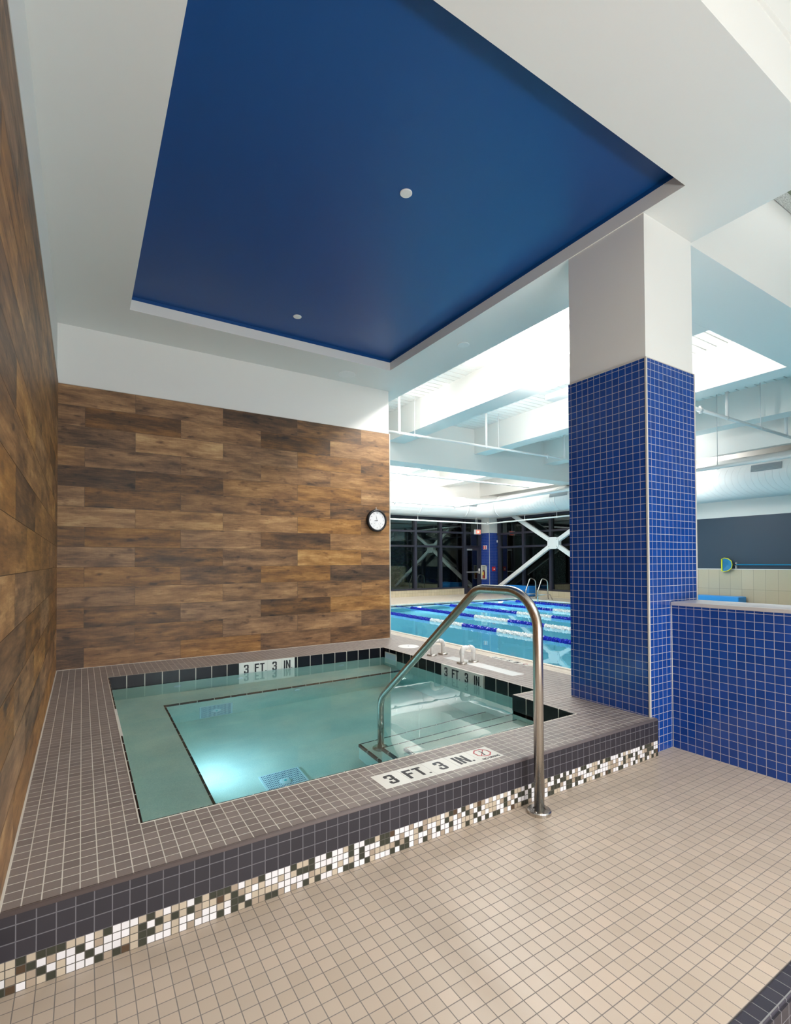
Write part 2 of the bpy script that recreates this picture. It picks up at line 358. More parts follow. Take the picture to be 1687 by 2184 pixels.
def wood_mat():
    m = mat('wood_look_plank_tile', rough=0.45, spec=0.4); n = N(m); P, x = n.pos()
    at = n.new('ShaderNodeAttribute', attribute_name='plank'); sx = n.new('ShaderNodeSeparateColor'); n.link(at.outputs['Color'], sx.inputs[0])
    uu = n.math('ADD', x[0], x[1])
    sd = n.math('MULTIPLY', sx.outputs[1], 40.0)
    def vec(a, b):
        c = n.new('ShaderNodeCombineXYZ'); n.link(n.math('MULTIPLY', uu, a), c.inputs[0]); n.link(n.math('MULTIPLY', x[2], b), c.inputs[1]); n.link(sd, c.inputs[2]); return c.outputs[0]
    grain = n.noise(1, 5, vec(5, 75), rough=0.65); fine = n.noise(1, 3, vec(30, 420), rough=0.6)
    patch = n.noise(1, 4, vec(2.4, 11), rough=0.62); knot = n.noise(1, 2, vec(7, 16))
    saw = n.noise(1, 3, vec(160, 14))
    tone = n.math('ADD', n.math('MULTIPLY', sx.outputs[0], 0.62), n.math('MULTIPLY', patch.outputs['Fac'], 1.0))
    tone = n.math('ADD', tone, n.math('MULTIPLY', grain.outputs['Fac'], 0.42)); tone = n.math('ADD', tone, n.math('MULTIPLY', fine.outputs['Fac'], 0.22)); tone = n.math('ADD', tone, n.math('MULTIPLY', saw.outputs['Fac'], 0.08))
    tone = n.math('ADD', tone, -0.63)
    kn = n.math('GREATER_THAN', knot.outputs['Fac'], 0.72); tone = n.math('SUBTRACT', tone, n.math('MULTIPLY', n.math('MAXIMUM', n.math('SUBTRACT', knot.outputs['Fac'], 0.62), 0.0), 1.6))
    c = n.ramp(tone, [(0.05, rgb(46, 36, 29)), (0.30, rgb(90, 65, 44)), (0.50, rgb(134, 95, 57)), (0.68, rgb(168, 123, 74)), (0.90, rgb(206, 166, 110))])
    hs = n.new('ShaderNodeHueSaturation'); n.link(c, hs.inputs['Color']); n.link(n.math('ADD', n.math('MULTIPLY', sx.outputs[2], 0.20), 0.86), hs.inputs['Saturation'])
    n.link(hs.outputs[0], n.b.inputs['Base Color'])
    b = n.new('ShaderNodeBump'); b.inputs['Strength'].default_value = 0.25; b.inputs['Distance'].default_value = 0.001; n.link(fine.outputs['Fac'], b.inputs['Height']); n.link(b.outputs[0], n.b.inputs['Normal'])
    return m
WOOD = wood_mat(); WOODJOINT = mat('plank_joint', rgb(96, 80, 66), 0.8)

# ------------------------------------------------------------------ measures
C = 0.2547                     # level of the tub surround and the pool deck
W_END = 3.928; FRONT = -4.097
X0, X1, Y0, Y1 = 0.431, 3.449, -0.630, -3.738
XN, YN = 3.176, -3.133
CX0, CX1, CY0, CY1 = 3.5376, 4.1738, -4.067, -3.413
H = 3.774; TOPW = 3.158; DECK = 4.33; BEAM = 3.774; GIRD = 3.40
PX0, PX1, PY1 = 4.39, 11.12, 4.65
FY, EX = 6.85, 12.15
HX = 3.8126; XR = 3.562

# ------------------------------------------------------------------ setting: floors
bm = B(); box(bm, -0.1, HX+0.35, -5.33, -4.0, -0.35, 0.0); struct('floor', bm, FLOORT)
bm = B(); box(bm, -0.1, HX+0.35, -5.384, -5.33, -0.35, 0.0, 0.006); struct('trim_1', bm, [DARKTOP])
bm = B(); box(bm, -0.1, HX, -5.376, -5.372, -0.5, -0.01)
bm = B(); box(bm, -0.1, HX, -5.39, -5.384, -0.40, -0.012); struct('trim_2', bm, DARKT)
bm = B(); box(bm, -0.1, HX+0.35, -9.0, -5.36, -0.45, -0.33); struct('floor_lower', bm, FLOORT)
# pool deck: grey band, pale band, cream edge; deck around the pool
bm = B()
box(bm, X1, 4.14, YN, Y0, 0.0, C)
box(bm, X1+0.02, 4.14, Y0, 0.05, 0.0, C)
box(bm, CX0, 4.14, -3.413, YN, 0.0, C)
box(bm, W_END+0.02, 4.14, 0.05, FY, 0.0, C, mi=0)
struct('floor_deck', bm, COPING)
bm = B()
box(bm, 4.175, 4.29, -9, -3.413, 0.0, C); box(bm, 4.14, 4.29, -3.413, FY, 0.0, C)
struct('floor_deck_band', bm, PALEDECK)
bm = B(); box(bm, 4.29, 4.335, -9, PY1+0.1, 0.0, C-0.004); struct('floor_gutter', bm, mat('gutter_grate', rgb(150, 136, 120), 0.6))
bm = B()
box(bm, 4.335, PX0, -9, PY1, -0.4, C, 0.008)
box(bm, 4.335, PX1+0.10, PY1, PY1+0.10, -0.4, C, 0.008)
box(bm, PX1, PX1+0.10, -9, PY1, -0.4, C, 0.008)
struct('floor_pool_edge', bm, CREAMBAND)
bm = B()
box(bm, 4.335, EX+0.3, PY1+0.10, FY+0.3, 0.0, C); box(bm, PX1+0.10, EX+0.3, -9, PY1+0.10, 0.0, C)
struct('floor_far_deck', bm, PALEDECK)

# ------------------------------------------------------------------ setting: walls with plank cladding
ROWH = (TOPW-C)/14
SEAM_A = [0.0, 0.703, 1.624, 2.548, 3.470, W_END]; SEAM_B = [0.0, 0.238, 1.161, 2.076, 3.005, W_END]
TONES = [[.55,.45,.12,.2,.55],[.35,.22,.5,.12,.6],[.28,.8,.45,.5,.3],[.5,.42,.45,.5,.5],[.1,.22,.5,.5,.5],[.55,.3,.42,.35,.25],[.72,.65,.62,.6,.45],
         [.45,.45,.5,.2,.62],[.5,.25,.42,.72,.4],[.5,.48,.28,.45,.12],[.5,.58,.5,.4,.5],[.45,.32,.5,.2,.62],[.25,.35,.5,.5,.3],[.12,.5,.52,.35,.3]]
def planks(name, quads, parent):
    """quads: list of (4 corners, tone)"""
    bm = B(); lay = bm.loops.layers.float_color.new('plank')
    for ps, tone in quads:
        fc = bm.faces.new([bm.verts.new(p) for p in ps]); cc = (tone, random.random(), random.random(), 1)
        for l in fc.loops: l[lay] = cc
    base = wloc(parent); bmesh.ops.translate(bm, verts=bm.verts, vec=-base)
    me = bpy.data.meshes.new(name); bm.to_mesh(me); bm.free(); me.materials.append(WOOD)
    o = bpy.data.objects.new(name, me); COL.objects.link(o); o.parent = parent; return o
g = 0.0015
bm = B(); box(bm, -0.15, W_END-0.004, 0.004, 0.22, 0, DECK); wb = struct('wall_back', bm, PAINT)
bm = B(); box(bm, 0, W_END, -0.006, 0.004, C-0.02, TOPW); obj('plank_backing', bm, WOODJOINT, wb)
Q = []
for i in range(14):
    zt = TOPW-i*ROWH; zb = zt-ROWH; S = SEAM_A if i % 2 == 0 else SEAM_B
    for k in range(5):
        Q.append((((S[k]+g, -0.0075, zb+g), (S[k+1]-g, -0.0075, zb+g), (S[k+1]-g, -0.0075, zt-g), (S[k]+g, -0.0075, zt-g)), TONES[i][k]))
planks('plank_cladding', Q, wb)
bm = B(); box(bm, W_END-0.004, W_END+0.010, -0.012, 0.22, C, TOPW+0.004); box(bm, 0, W_END, -0.010, 0.004, TOPW, TOPW+0.005); obj('edge_trim', bm, EDGETRIM, wb)
bm = B(); box(bm, -0.3, -0.004, -9.2, 0.1, -0.5, 4.8); wl = struct('wall_side', bm, PAINT)
bm = B(); box(bm, -0.004, 0.004, -9, 0, -0.45, TOPW); obj('plank_backing', bm, WOODJOINT, wl)
Q = []
LT = [.45, .3, .6, .2, .5, .38, .7, .48, .25, .55]
for i in range(18):
    zt = TOPW-i*ROWH; zb = zt-ROWH; y = 0.0; off = 0.0 if i % 2 == 0 else 0.46; yy = [0.0]
    v = -(0.46 if i % 2 == 0 else 0.92)
    while v > -9: yy.append(v); v -= 0.923
    for k in range(len(yy)-1):
        Q.append((((0.0055, yy[k]-g, zb+g), (0.0055, yy[k+1]+g, zb+g), (0.0055, yy[k+1]+g, zt-g), (0.0055, yy[k]-g, zt-g)), LT[(i*3+k*7+(i*k) % 5) % 10]))
planks('plank_cladding', Q, wl)
bm = B(); box(bm, -0.002, 0.008, -9, 0, TOPW, TOPW+0.005); obj('edge_trim', bm, EDGETRIM, wl)
bm = B(); box(bm, -0.3, EX+0.3, -9.3, -9.0, -0.5, 4.9); struct('wall_corridor', bm, HALLPAINT)
bm = B(); box(bm, W_END-0.2, W_END, 0.22, FY+0.2, 0, DECK+0.1); struct('wall_hall_side', bm, HALLPAINT)

# ------------------------------------------------------------------ setting: half wall and pier
bm = B(); box(bm, HX, 4.14, -9.0, CY0, -0.5, 1.012); hw = struct('wall_half', bm, BLUEY)
bm = B(); box(bm, HX-0.008, 4.15, -9.0, CY0-0.002, 1.012, 1.038, 0.003); obj('cap', bm, mat('cap_metal', (0.62, 0.60, 0.60, 1), 0.3, 0.3), hw)
bm = B(); cyl(bm, (HX+0.001, CY0-0.002, 0), (HX+0.001, CY0-0.002, 1.035), 0.004, 8); obj('corner_grout', bm, EDGETRIM, hw)
bm = B()
x0, x1, y0, y1, zt = CX0, CX1, CY0, CY1, 2.748
quad(bm, (x0,y0,0),(x0,y1,0),(x0,y1,zt),(x0,y0,zt), 0); quad(bm, (x1,y0,0),(x1,y1,0),(x1,y1,zt),(x1,y0,zt), 0)
quad(bm, (x0,y0,0),(x1,y0,0),(x1,y0,zt),(x0,y0,zt), 1); quad(bm, (x0,y1,0),(x1,y1,0),(x1,y1,zt),(x0,y1,zt), 1)
quad(bm, (x0,y0,zt),(x1,y0,zt),(x1,y1,zt),(x0,y1,zt), 0)
pier = obj('column', bm, [BLUEY, BLUEX], kind='structure')
bm = B(); box(bm, CX0+0.008, CX1-0.008, CY0+0.008, CY1-0.008, zt, DECK); obj('upper_shaft', bm, PAINT, pier)
bm = B(); box(bm, CX0-0.004, CX0+0.010, CY0-0.004, CY0+0.010, C, zt+0.004, 0.002); box(bm, CX1-0.010, CX1+0.004, CY0-0.004, CY0+0.01, 0, zt, 0.002)
box(bm, CX0-0.003, CX1+0.003, CY0-0.003, CY0+0.006, zt, zt+0.006); box(bm, CX0-0.003, CX0+0.006, CY0, CY1, zt, zt+0.006); obj('edge_trim', bm, EDGETRIM, pier)

# ------------------------------------------------------------------ setting: soffit over the tub with its blue recess
RX0, RX1, RY0, RY1, HR, HB = 0.5967, 3.5376, -0.6688, -4.3484, 3.8756, 3.910
SY = -4.963; SX = CX1
bm = B()
def soffit_ring(bm, z0, z1):
    box(bm, -0.05, RX0, SY, 0.05, z0, z1); box(bm, RX1, SX, SY, 0.05, z0, z1)
    box(bm, RX0, RX1, RY0, 0.05, z0, z1); box(bm, RX0, RX1, SY, RY1, z0, z1)
soffit_ring(bm, H, HR)
box(bm, W_END, SX, 0.05, FY, H, HR)
so = struct('ceiling', bm, PAINT)
bm = B(); box(bm, -0.05, RX0-0.001, SY, 0.05, HR, 4.1); box(bm, RX1+0.001, SX, SY, 0.05, HR, 4.1); box(bm, RX0-0.001, RX1+0.001, RY0+0.001, 0.05, HR, 4.1); box(bm, RX0-0.001, RX1+0.001, SY, RY1-0.001, HR, 4.1)
box(bm, W_END, SX, 0.05, FY, HR, DECK)
obj('bulkhead', bm, PAINT, so)
bm = B()
quad(bm, (RX0,RY0,HB),(RX1,RY0,HB),(RX1,RY1,HB),(RX0,RY1,HB))
quad(bm, (RX0,RY0,HR),(RX1,RY0,HR),(RX1,RY0,HB),(RX0,RY0,HB)); quad(bm, (RX0,RY1,HR),(RX1,RY1,HR),(RX1,RY1,HB),(RX0,RY1,HB))
quad(bm, (RX0,RY0,HR),(RX0,RY1,HR),(RX0,RY1,HB),(RX0,RY0,HB)); quad(bm, (RX1,RY0,HR),(RX1,RY1,HR),(RX1,RY1,HB),(RX1,RY0,HB))
obj('blue_recess', bm, BLUEPAINT, so)
bm = B(); box(bm, -0.3, EX+0.2, -9.3, -4.0, 4.74, 4.9); struct('ceiling_corridor', bm, PAINT)
bm = B(); box(bm, -0.05, SX+0.02, SY-0.02, SY+0.12, 4.10, 4.76); box(bm, SX-0.12, SX, SY+0.12, 0.05, 4.10, 4.36); struct('trim_4', bm, PAINT)

# ------------------------------------------------------------------ setting: corrugated deck, beams and girders over the pool hall
bm = B(); P_ = 0.1405; ny = int((FY+3.4)/P_)+2; pts = []
y = -3.42; prof = []
for i in range(ny):
    prof += [(y+0.009, DECK), (y+P_-0.009, DECK), (y+P_-0.008, DECK+0.035), (y+P_+0.008, DECK+0.035)]; y += P_
va = [bm.verts.new((W_END, a, b)) for a, b in prof]; vb = [bm.verts.new((EX+0.1, a, b)) for a, b in prof]
for i in range(len(prof)-1): bm.faces.new((va[i], vb[i], vb[i+1], va[i+1]))
struct('ceiling_deck', bm, HALLPAINT)
bm = B(); box(bm, W_END-0.3, EX+0.4, -3.9, FY+0.4, DECK+0.04, DECK+0.12); struct('ceiling_roof', bm, HALLPAINT)
BX = [(5.44, 5.84), (7.75, 8.10), (10.03, 10.40)]
for k, (a, b) in enumerate(BX):
    bm = B(); box(bm, a, b, -3.384, 2.54, BEAM, DECK+0.04); box(bm, a, b, 3.0, FY, BEAM, DECK+0.04)
    struct('beam', bm, HALLPAINT)
bm = B(); box(bm, W_END, EX, 2.54, 3.0, GIRD, DECK+0.04); struct('beam', bm, HALLPAINT)
bm = B(); box(bm, CX1-0.02, EX, -4.04, -3.385, BEAM, 4.80); struct('beam', bm, HALLPAINT)
bm = B(); box(bm, 11.75, EX, 3.0, FY, 3.55, DECK); 
struct('trim_3', bm, HALLPAINT)
bm = B(); box(bm, 11.20, 11.36, -3.384, 2.54, 3.485, DECK+0.04); struct('beam', bm, HALLPAINT)

# ------------------------------------------------------------------ setting: east wall (slate part) and far columns
bm = B(); box(bm, EX, EX+0.2, -9, 1.6, 2.277, 4.85); box(bm, EX, EX+0.2, 1.6, FY+0.2, 2.79, DECK+0.1)
we = struct('wall_east', bm, HALLPAINT)
bm = B(); box(bm, EX-0.002, EX+0.2, -9, 1.6, 1.15, 2.277); obj('slate_panel', bm, SLATEPAINT, we)
bm = B(); box(bm, EX-0.015, EX+0.2, -9, 1.6, 0.2, 1.14); obj('cream_dado', bm, CREAMT_Y, we)
bm = B(); box(bm, EX-0.022, EX, -9, 1.6, 1.14, 1.158); obj('dado_trim', bm, WHITE, we)
bm = B(); box(bm, EX-0.02, EX+0.2, 1.6, 6.42, 0.2, 0.446); obj('cream_base', bm, CREAMT_Y, we)
bm = B(); box(bm, 4.0, EX+0.2, FY, FY+0.2, 2.77, DECK+0.1); wf = struct('wall_far', bm, HALLPAINT)
bm = B(); box(bm, 4.0, 11.05, FY-0.02, FY+0.2, 0.2, 0.452); obj('cream_base', bm, CREAMT_X, wf)
bm = B()
zt = 2.30; a, b = 11.78, 6.42
BLUEFX = tile_mat('far_blue_tile_x', 'xz', 0.0524, 0.004, [(0, rgb(24, 56, 140)), (1, rgb(30, 64, 150))], (0.13, 0.17, 0.34, 1), 0.25, 0.7, (a, 0), 0.1, 0.2)
BLUEFY = tile_mat('far_blue_tile_y', 'yz', 0.0524, 0.004, [(0, rgb(24, 56, 140)), (1, rgb(30, 64, 150))], (0.13, 0.17, 0.34, 1), 0.25, 0.7, (b, 0), 0.1, 0.2)
quad(bm, (a, b, C), (a, FY, C), (a, FY, zt), (a, b, zt), 0); quad(bm, (a, b, C), (EX, b, C), (EX, b, zt), (a, b, zt), 1); quad(bm, (a,b,zt),(EX,b,zt),(EX,FY,zt),(a,FY,zt), 0)
fc = obj('column', bm, [BLUEFY, BLUEFX], kind='structure')
bm = B(); box(bm, a+0.006, EX, b+0.006, FY, zt, 3.6); obj('upper_shaft', bm, HALLPAINT, fc)
bm = B(); box(bm, a-0.004, a+0.008, b-0.004, b+0.008, C, zt); obj('edge_trim', bm, EDGETRIM, fc)

# ------------------------------------------------------------------ setting: window walls and door
def window_wall(name, axis, plane, a0, a1, z0, z1, mull, trans, door=None):
    rt = bpy.data.objects.new(name, None); COL.objects.link(rt); rt['kind'] = 'structure'
    rt.location = (a0, plane, z0) if axis == 'x' else (plane, a0, z0)
    def bar(nm, u0, u1, v0, v1, d0, d1, m=DARKFRAME, bev=0.004):
        bm = B()
        if axis == 'x': box(bm, u0, u1, plane+d0, plane+d1, v0, v1, bev)
        else: box(bm, plane+d0, plane+d1, u0, u1, v0, v1, bev)
        return obj(nm, bm, m, rt)
    bar('frame_sill', a0, a1, z0, z0+0.045, -0.03, 0.12); bar('frame_head', a0, a1, z1-0.07, z1, -0.03, 0.12)
    for m_ in mull: bar('mullion', m_-0.045, m_+0.045, z0, z1, -0.035, 0.12)
    for t_ in trans: bar('transom', a0, a1, t_-0.03, t_+0.03, -0.028, 0.11)
    cuts = [a0]+sorted(mull)+[a1]; rows = [z0]+sorted(trans)+[z1]
    for i in range(len(cuts)-1):
        for j in range(len(rows)-1):
            bar('pane', cuts[i], cuts[i+1], rows[j], rows[j+1], 0.04, 0.046, GLASS, 0)
    return rt
w1 = window_wall('window_1', 'x', FY, 4.13, 10.98, 0.452, 2.77, [5.10, 6.09, 7.08, 8.07, 9.067, 10.062], [1.83, 2.30])
w2 = window_wall('window_2', 'y', EX, 1.62, 6.42, 0.446, 2.79, [1.9, 2.98, 4.155, 5.244, 6.33], [1.815, 2.262])
w3 = window_wall('window_3', 'x', FY, 11.02, 11.78, 1.83, 2.77, [11.06, 11.74], [2.30])
dr = bpy.data.objects.new('door_1', None); COL.objects.link(dr); dr['kind'] = 'structure'; dr.location = (11.4, FY, C)
bm = B(); box(bm, 11.02, 11.10, FY-0.03, FY+0.1, C, 1.86, 0.003); box(bm, 11.70, 11.78, FY-0.03, FY+0.1, C, 1.86, 0.003); box(bm, 11.10, 11.70, FY-0.03, FY+0.1, 1.80, 1.86, 0.003); obj('door_frame', bm, DARKFRAME, dr)
bm = B(); box(bm, 11.10, 11.18, FY-0.01, FY+0.04, C, 1.80, 0.003); box(bm, 11.62, 11.70, FY-0.01, FY+0.04, C, 1.80, 0.003); box(bm, 11.18, 11.62, FY-0.01, FY+0.04, 1.72, 1.80, 0.003); box(bm, 11.18, 11.62, FY-0.01, FY+0.04, C, C+0.20, 0.003); obj('door_stile', bm, DARKFRAME, dr)
bm = B(); box(bm, 11.18, 11.62, FY+0.01, FY+0.016, C+0.2, 1.72); obj('door_pane', bm, GLASS, dr)
bm = B(); box(bm, 11.12, 11.66, FY-0.06, FY-0.035, 0.97, 1.005, 0.004); box(bm, 11.12, 11.15, FY-0.05, FY, 0.975, 1.0); box(bm, 11.58, 11.68, FY-0.055, FY, 0.955, 1.02, 0.004); obj('push_bar', bm, mat('push_bar_metal', (0.62, 0.62, 0.62, 1), 0.3, 0.8), dr)
bm = B(); box(bm, 11.66, 11.70, FY-0.05, FY, 0.93, 1.10, 0.004); obj('lock_plate', bm, WHITE, dr)
bm = B(); box(bm, 11.15, 11.36, FY-0.05, FY-0.01, 1.715, 1.765, 0.004); obj('door_closer', bm, mat('closer_grey', (0.42, 0.43, 0.44, 1), 0.4, 0.4), dr)
# ground and shrubs beyond the glass
bm = B(); quad(bm, (-2, FY+0.2, -0.2), (26, FY+0.2, -0.2), (26, 22, -0.2), (-2, 22, -0.2)); quad(bm, (EX+0.2, -9, -0.2), (26, -9, -0.2), (26, FY+0.2, -0.2), (EX+0.2, FY+0.2, -0.2))
struct('ground', bm, mat('dark_grass', (0.02, 0.035, 0.015, 1), 0.9))
LEAF = mat('dark_leaf', (0.05, 0.12, 0.03, 1), 0.6)
def shrub(c, rr, hh, label):
    t = root('shrub', (c[0], c[1], -0.2), label, 'shrub'); rnd = random.Random(int(c[0]*10))
    bm = B(); cyl(bm, (c[0], c[1], -0.2), (c[0], c[1], hh*0.6), 0.05, 8, 0.02); obj('trunk', bm, mat('bark', (0.06, 0.04, 0.03, 1), 0.8), t)
    bm = B()
    for k in range(900):
        a = rnd.random()*6.283; s = rnd.random()**0.4*rr; z = rnd.random(); q = s*math.sin(math.pi*min(1, 0.12+z*0.85))
        p = Vector((c[0]+q*math.cos(a), c[1]+q*math.sin(a), 0.1+z*hh)); d = Vector((rnd.uniform(-1, 1), rnd.uniform(-1, 1), rnd.uniform(-.6, .6))).normalized()*0.11; e = d.orthogonal().normalized()*0.045
        bm.faces.new([bm.verts.new(v) for v in (p-d, p+e, p+d, p-e)])
    obj('foliage', bm, LEAF, t, kind='stuff')
shrub((9.5, 9.2), 0.9, 2.6, 'tall dark leafy shrub outside the far windows of the pool hall')

# ------------------------------------------------------------------ hot tub
tub = root('hot_tub', (1.95, -2.1, 0), 'raised square hot tub with grey tiled rim, black waterline tiles and a checkered mosaic band', 'hot tub')
bm = B()
XR = 3.562
box(bm, 0.006, X0, FRONT, -0.008, 0.0, C); box(bm, X0, X1+0.02, Y0, -0.008, 0.0, C)
box(bm, X0, XR, FRONT, CY0, 0.0, C); box(bm, X0, CX0, CY0, Y1, 0.0, C)
box(bm, XN, CX0, Y1, YN, 0.0, C)
bmesh.ops.remove_doubles(bm, verts=bm.verts, dist=1e-5)
obj('rim', bm, COPING, tub)
bm = B(); box(bm, 0.006, XR, FRONT-0.008, FRONT, 0.105, C-0.011); 
box(bm, XR-0.004, XR+0.003, FRONT-0.008, CY0, 0.105, C-0.011); obj('charcoal_tile_face', bm, DARKT, tub, 'charcoal square tiles facing the rim')
bm = B(); cyl(bm, (0.006, FRONT+0.0035, C-0.0115), (XR, FRONT+0.0035, C-0.0115), 0.0120, 16); obj('rounded_edge', bm, mat('edge_grey', rgb(108, 99, 98), 0.6), tub)
bm = B(); box(bm, 0.006, XR, FRONT-0.006, FRONT, 0.0, 0.105); box(bm, XR-0.004, XR+0.002, FRONT-0.006, CY0, 0, 0.105); obj('mosaic_band', bm, MOSAIC, tub, 'checkered band of white, beige and dark green mosaic')
# basin
T = 0.02; ZF = -0.845; WL = 0.145
bm = B()
box(bm, X0-T, X1+T, Y0-0.001, Y0+T, ZF-T, C-0.157); box(bm, X0-T, X1+T, Y1-T, Y1+0.001, ZF-T, C-0.157)
box(bm, X0-T, X0+0.001, Y1, Y0, ZF-T, C-0.157); box(bm, X1-0.001, X1+T, Y1, Y0, ZF-T, C-0.157)
box(bm, XN, X1+T, Y1-T, YN, ZF-T, C-0.157); box(bm, X0-T, X1+T, Y1-T, Y0+T, ZF-T, ZF)
obj('basin', bm, PLASTER, tub)
BT = -0.305; BXI = 0.872; BYI = -1.035
bm = B(); box(bm, X0, BXI, Y1, Y0, ZF, BT); box(bm, BXI, X1, BYI, Y0, ZF, BT); obj('bench', bm, PLASTER, tub)
bm = B(); box(bm, BXI-0.012, X1, BYI-0.004, BYI+0.012, BT-0.048, BT+0.004, 0.003); o = obj('bench_trim', bm, TRIMX, tub, 'black tile nosing')
bm = B(); box(bm, BXI-0.012, BXI+0.004, Y1, BYI, BT-0.048, BT+0.004, 0.003); obj('bench_trim', bm, TRIMY, tub, 'black tile nosing')
SXL = 2.10
for zt_, ys in ((-0.595, -2.51), (-0.355, -2.87), (-0.105, -3.17)):
    bm = B(); box(bm, SXL, XN if ys < YN else X1, Y1, ys, ZF if zt_ < -0.5 else zt_-0.27, zt_)
    st = obj('step', bm, PLASTER, tub)
    bm = B(); box(bm, SXL-0.004, SXL+0.014, Y1, ys+0.003, zt_-0.048, zt_+0.004, 0.004); obj('nosing', bm, TRIMY, st, 'black tile nosing')
    bm = B(); box(bm, SXL, XN if ys < YN else X1, ys-0.008, ys+0.004, zt_-0.048, zt_+0.003, 0.002); obj('nosing', bm, TRIMX, st, 'black tile nosing')
# waterline tiles (rounded top) with depth-marker gaps
def wl_x(xa, xb, y, s):     # band on a wall facing s along y
    bm = B(); box(bm, xa, xb, y, y+s*0.010, C-0.157, C+0.001, 0.004); obj('waterline_tile_band', bm, BLACKWX, tub, 'glossy black tiles')
def wl_y(ya, yb, x, s):
    bm = B(); box(bm, x, x+s*0.010, ya, yb, C-0.157, C+0.001, 0.004); obj('waterline_tile_band', bm, BLACKWY, tub, 'glossy black tiles')
MBX0, MBX1 = 1.646, 2.27; MRY0, MRY1 = -1.838, -2.490; MLY0, MLY1 = -1.827, -2.497
wl_x(X0, MBX0, Y0, -1); wl_x(MBX1, X1, Y0, -1); wl_x(X0, XN, Y1, 1)
wl_y(MLY0, Y0, X0, 1); wl_y(Y1, MLY1, X0, 1)
wl_y(MRY0, Y0, X1, -1); wl_y(YN, MRY1, X1, -1); wl_y(Y1, YN, XN, -1); wl_x(XN, X1, YN, 1)
bm = B()
for (a, b, c, d) in ((X0-0.006, X0, Y1, Y0), (X1, X1+0.006, YN, Y0), (X0, X1, Y0, Y0+0.006), (X0, XN, Y1-0.006, Y1), (XN, XN+0.006, Y1, YN), (XN, X1, YN-0.006, YN)):
    box(bm, a, b, c, d, C-0.01, C+0.0015)
box(bm, 0.006, 0.013, FRONT, -0.008, C-0.01, C+0.004); box(bm, 0.013, W_END-0.01, -0.015, -0.008, C-0.01, C+0.004)
obj('grout_line', bm, mat('cream_grout', GROUT, 0.8), tub)
bm = B(); box(bm, X0-0.01, X1+0.01, Y1-0.01, Y0+0.01, ZF-0.01, WL); obj('water', bm, TUBWATER, tub)
# skimmer mouth
bm = B(); y0_, y1_ = -0.955, -0.690; xx = X1-0.016
box(bm, xx, xx+0.012, y0_, y1_, 0.200, 0.214, 0.002); box(bm, xx, xx+0.012, y0_, y1_, 0.10, 0.108, 0.002); box(bm, xx, xx+0.012, y0_, y0_+0.014, 0.1, 0.214, 0.002); box(bm, xx, xx+0.012, y1_-0.014, y1_, 0.1, 0.214, 0.002)
sk = obj('skimmer_mouth', bm, WHITE, tub, 'white framed skimmer opening')
bm = B(); box(bm, xx+0.002, xx+0.005, y0_+0.014, y1_-0.014, 0.108, 0.2); obj('skimmer_flap', bm, mat('pale_blue_flap', (0.62, 0.78, 0.90, 1), 0.3), sk)
# jets
FIT = mat('white_fitting', (0.78, 0.84, 0.86, 1), 0.4)
def jet(c, ax, rr=0.036):
    bm = B(); lathe(bm, c, [(rr, 0), (rr, 0.006), (rr*0.8, 0.012), (rr*0.45, 0.012), (rr*0.4, 0.004)], ax, 20); obj('jet', bm, FIT, tub, 'round white water jet')
for x in (1.04, 1.66, 2.86): jet((x, Y0-0.001, -0.07), (0, -1, 0))
jet((2.15, BYI-0.004, -0.44), (0, -1, 0), 0.03); jet((BXI+0.004, -1.62, -0.44), (1, 0, 0), 0.03)
# drain grates
GRATE = mat('pale_blue_grate', (0.70, 0.80, 0.82, 1), 0.45); HOLE = mat('grate_hole', (0.01, 0.05, 0.14, 1), 0.7)
def grate(c, uu, vv, nn, hu, hv, nu, nv):
    c, uu, vv, nn = map(Vector, (c, uu, vv, nn))
    bm = B(); prism(bm, [c-uu*hu-vv*hv, c+uu*hu-vv*hv, c+uu*hu+vv*hv, c-uu*hu+vv*hv], nn, 0.015); gt = obj('drain_grate', bm, GRATE, tub, 'square perforated drain grate')
    bm = B()
    for i in range(nu):
        for j in range(nv):
            p = c+uu*(-hu+0.018+(2*hu-0.036)*i/(nu-1))+vv*(-hv+0.018+(2*hv-0.036)*j/(nv-1))+nn*0.0155
            a = uu*0.0028; b = vv*0.0075
            bm.faces.new([bm.verts.new(q) for q in (p-a-b, p+a-b, p+a+b, p-a+b)])
    obj('slots', bm, HOLE, gt)
    bm = B(); lathe(bm, c+nn*0.012, [(0.042, 0), (0.042, 0.008), (0.03, 0.014), (0.012, 0.016)], nn, 24); obj('boss', bm, FIT, gt)
    bm = B(); lathe(bm, c+nn*0.028, [(0.011, 0), (0.010, 0.003)], nn, 12); obj('screw', bm, mat('teal_plug', (0.05, 0.55, 0.55, 1), 0.4), gt)
grate((1.478, -2.55, ZF), (1, 0, 0), (0, 1, 0), (0, 0, 1), 0.152, 0.152, 24, 11)
grate((1.325, BYI, -0.665), (1, 0, 0), (0, 0, 1), (0, -1, 0), 0.152, 0.152, 24, 11)
# underwater lamp
bm = B(); lathe(bm, (BXI-0.005, -2.27, -0.50), [(0.095, 0), (0.095, 0.008), (0.075, 0.012)], (1, 0, 0), 28); lp = obj('underwater_lamp', bm, mat('lamp_ring', (0.6, 0.62, 0.63, 1), 0.3, 0.8), tub)
bm = B(); lathe(bm, (BXI+0.008, -2.27, -0.50), [(0.070, 0), (0.065, 0.003)], (1, 0, 0), 28); obj('lens', bm, mat('lamp_lens', (0.8, 0.9, 1, 1), 0.3, emit=(0.72, 0.93, 1.0, 1), es=12), lp)

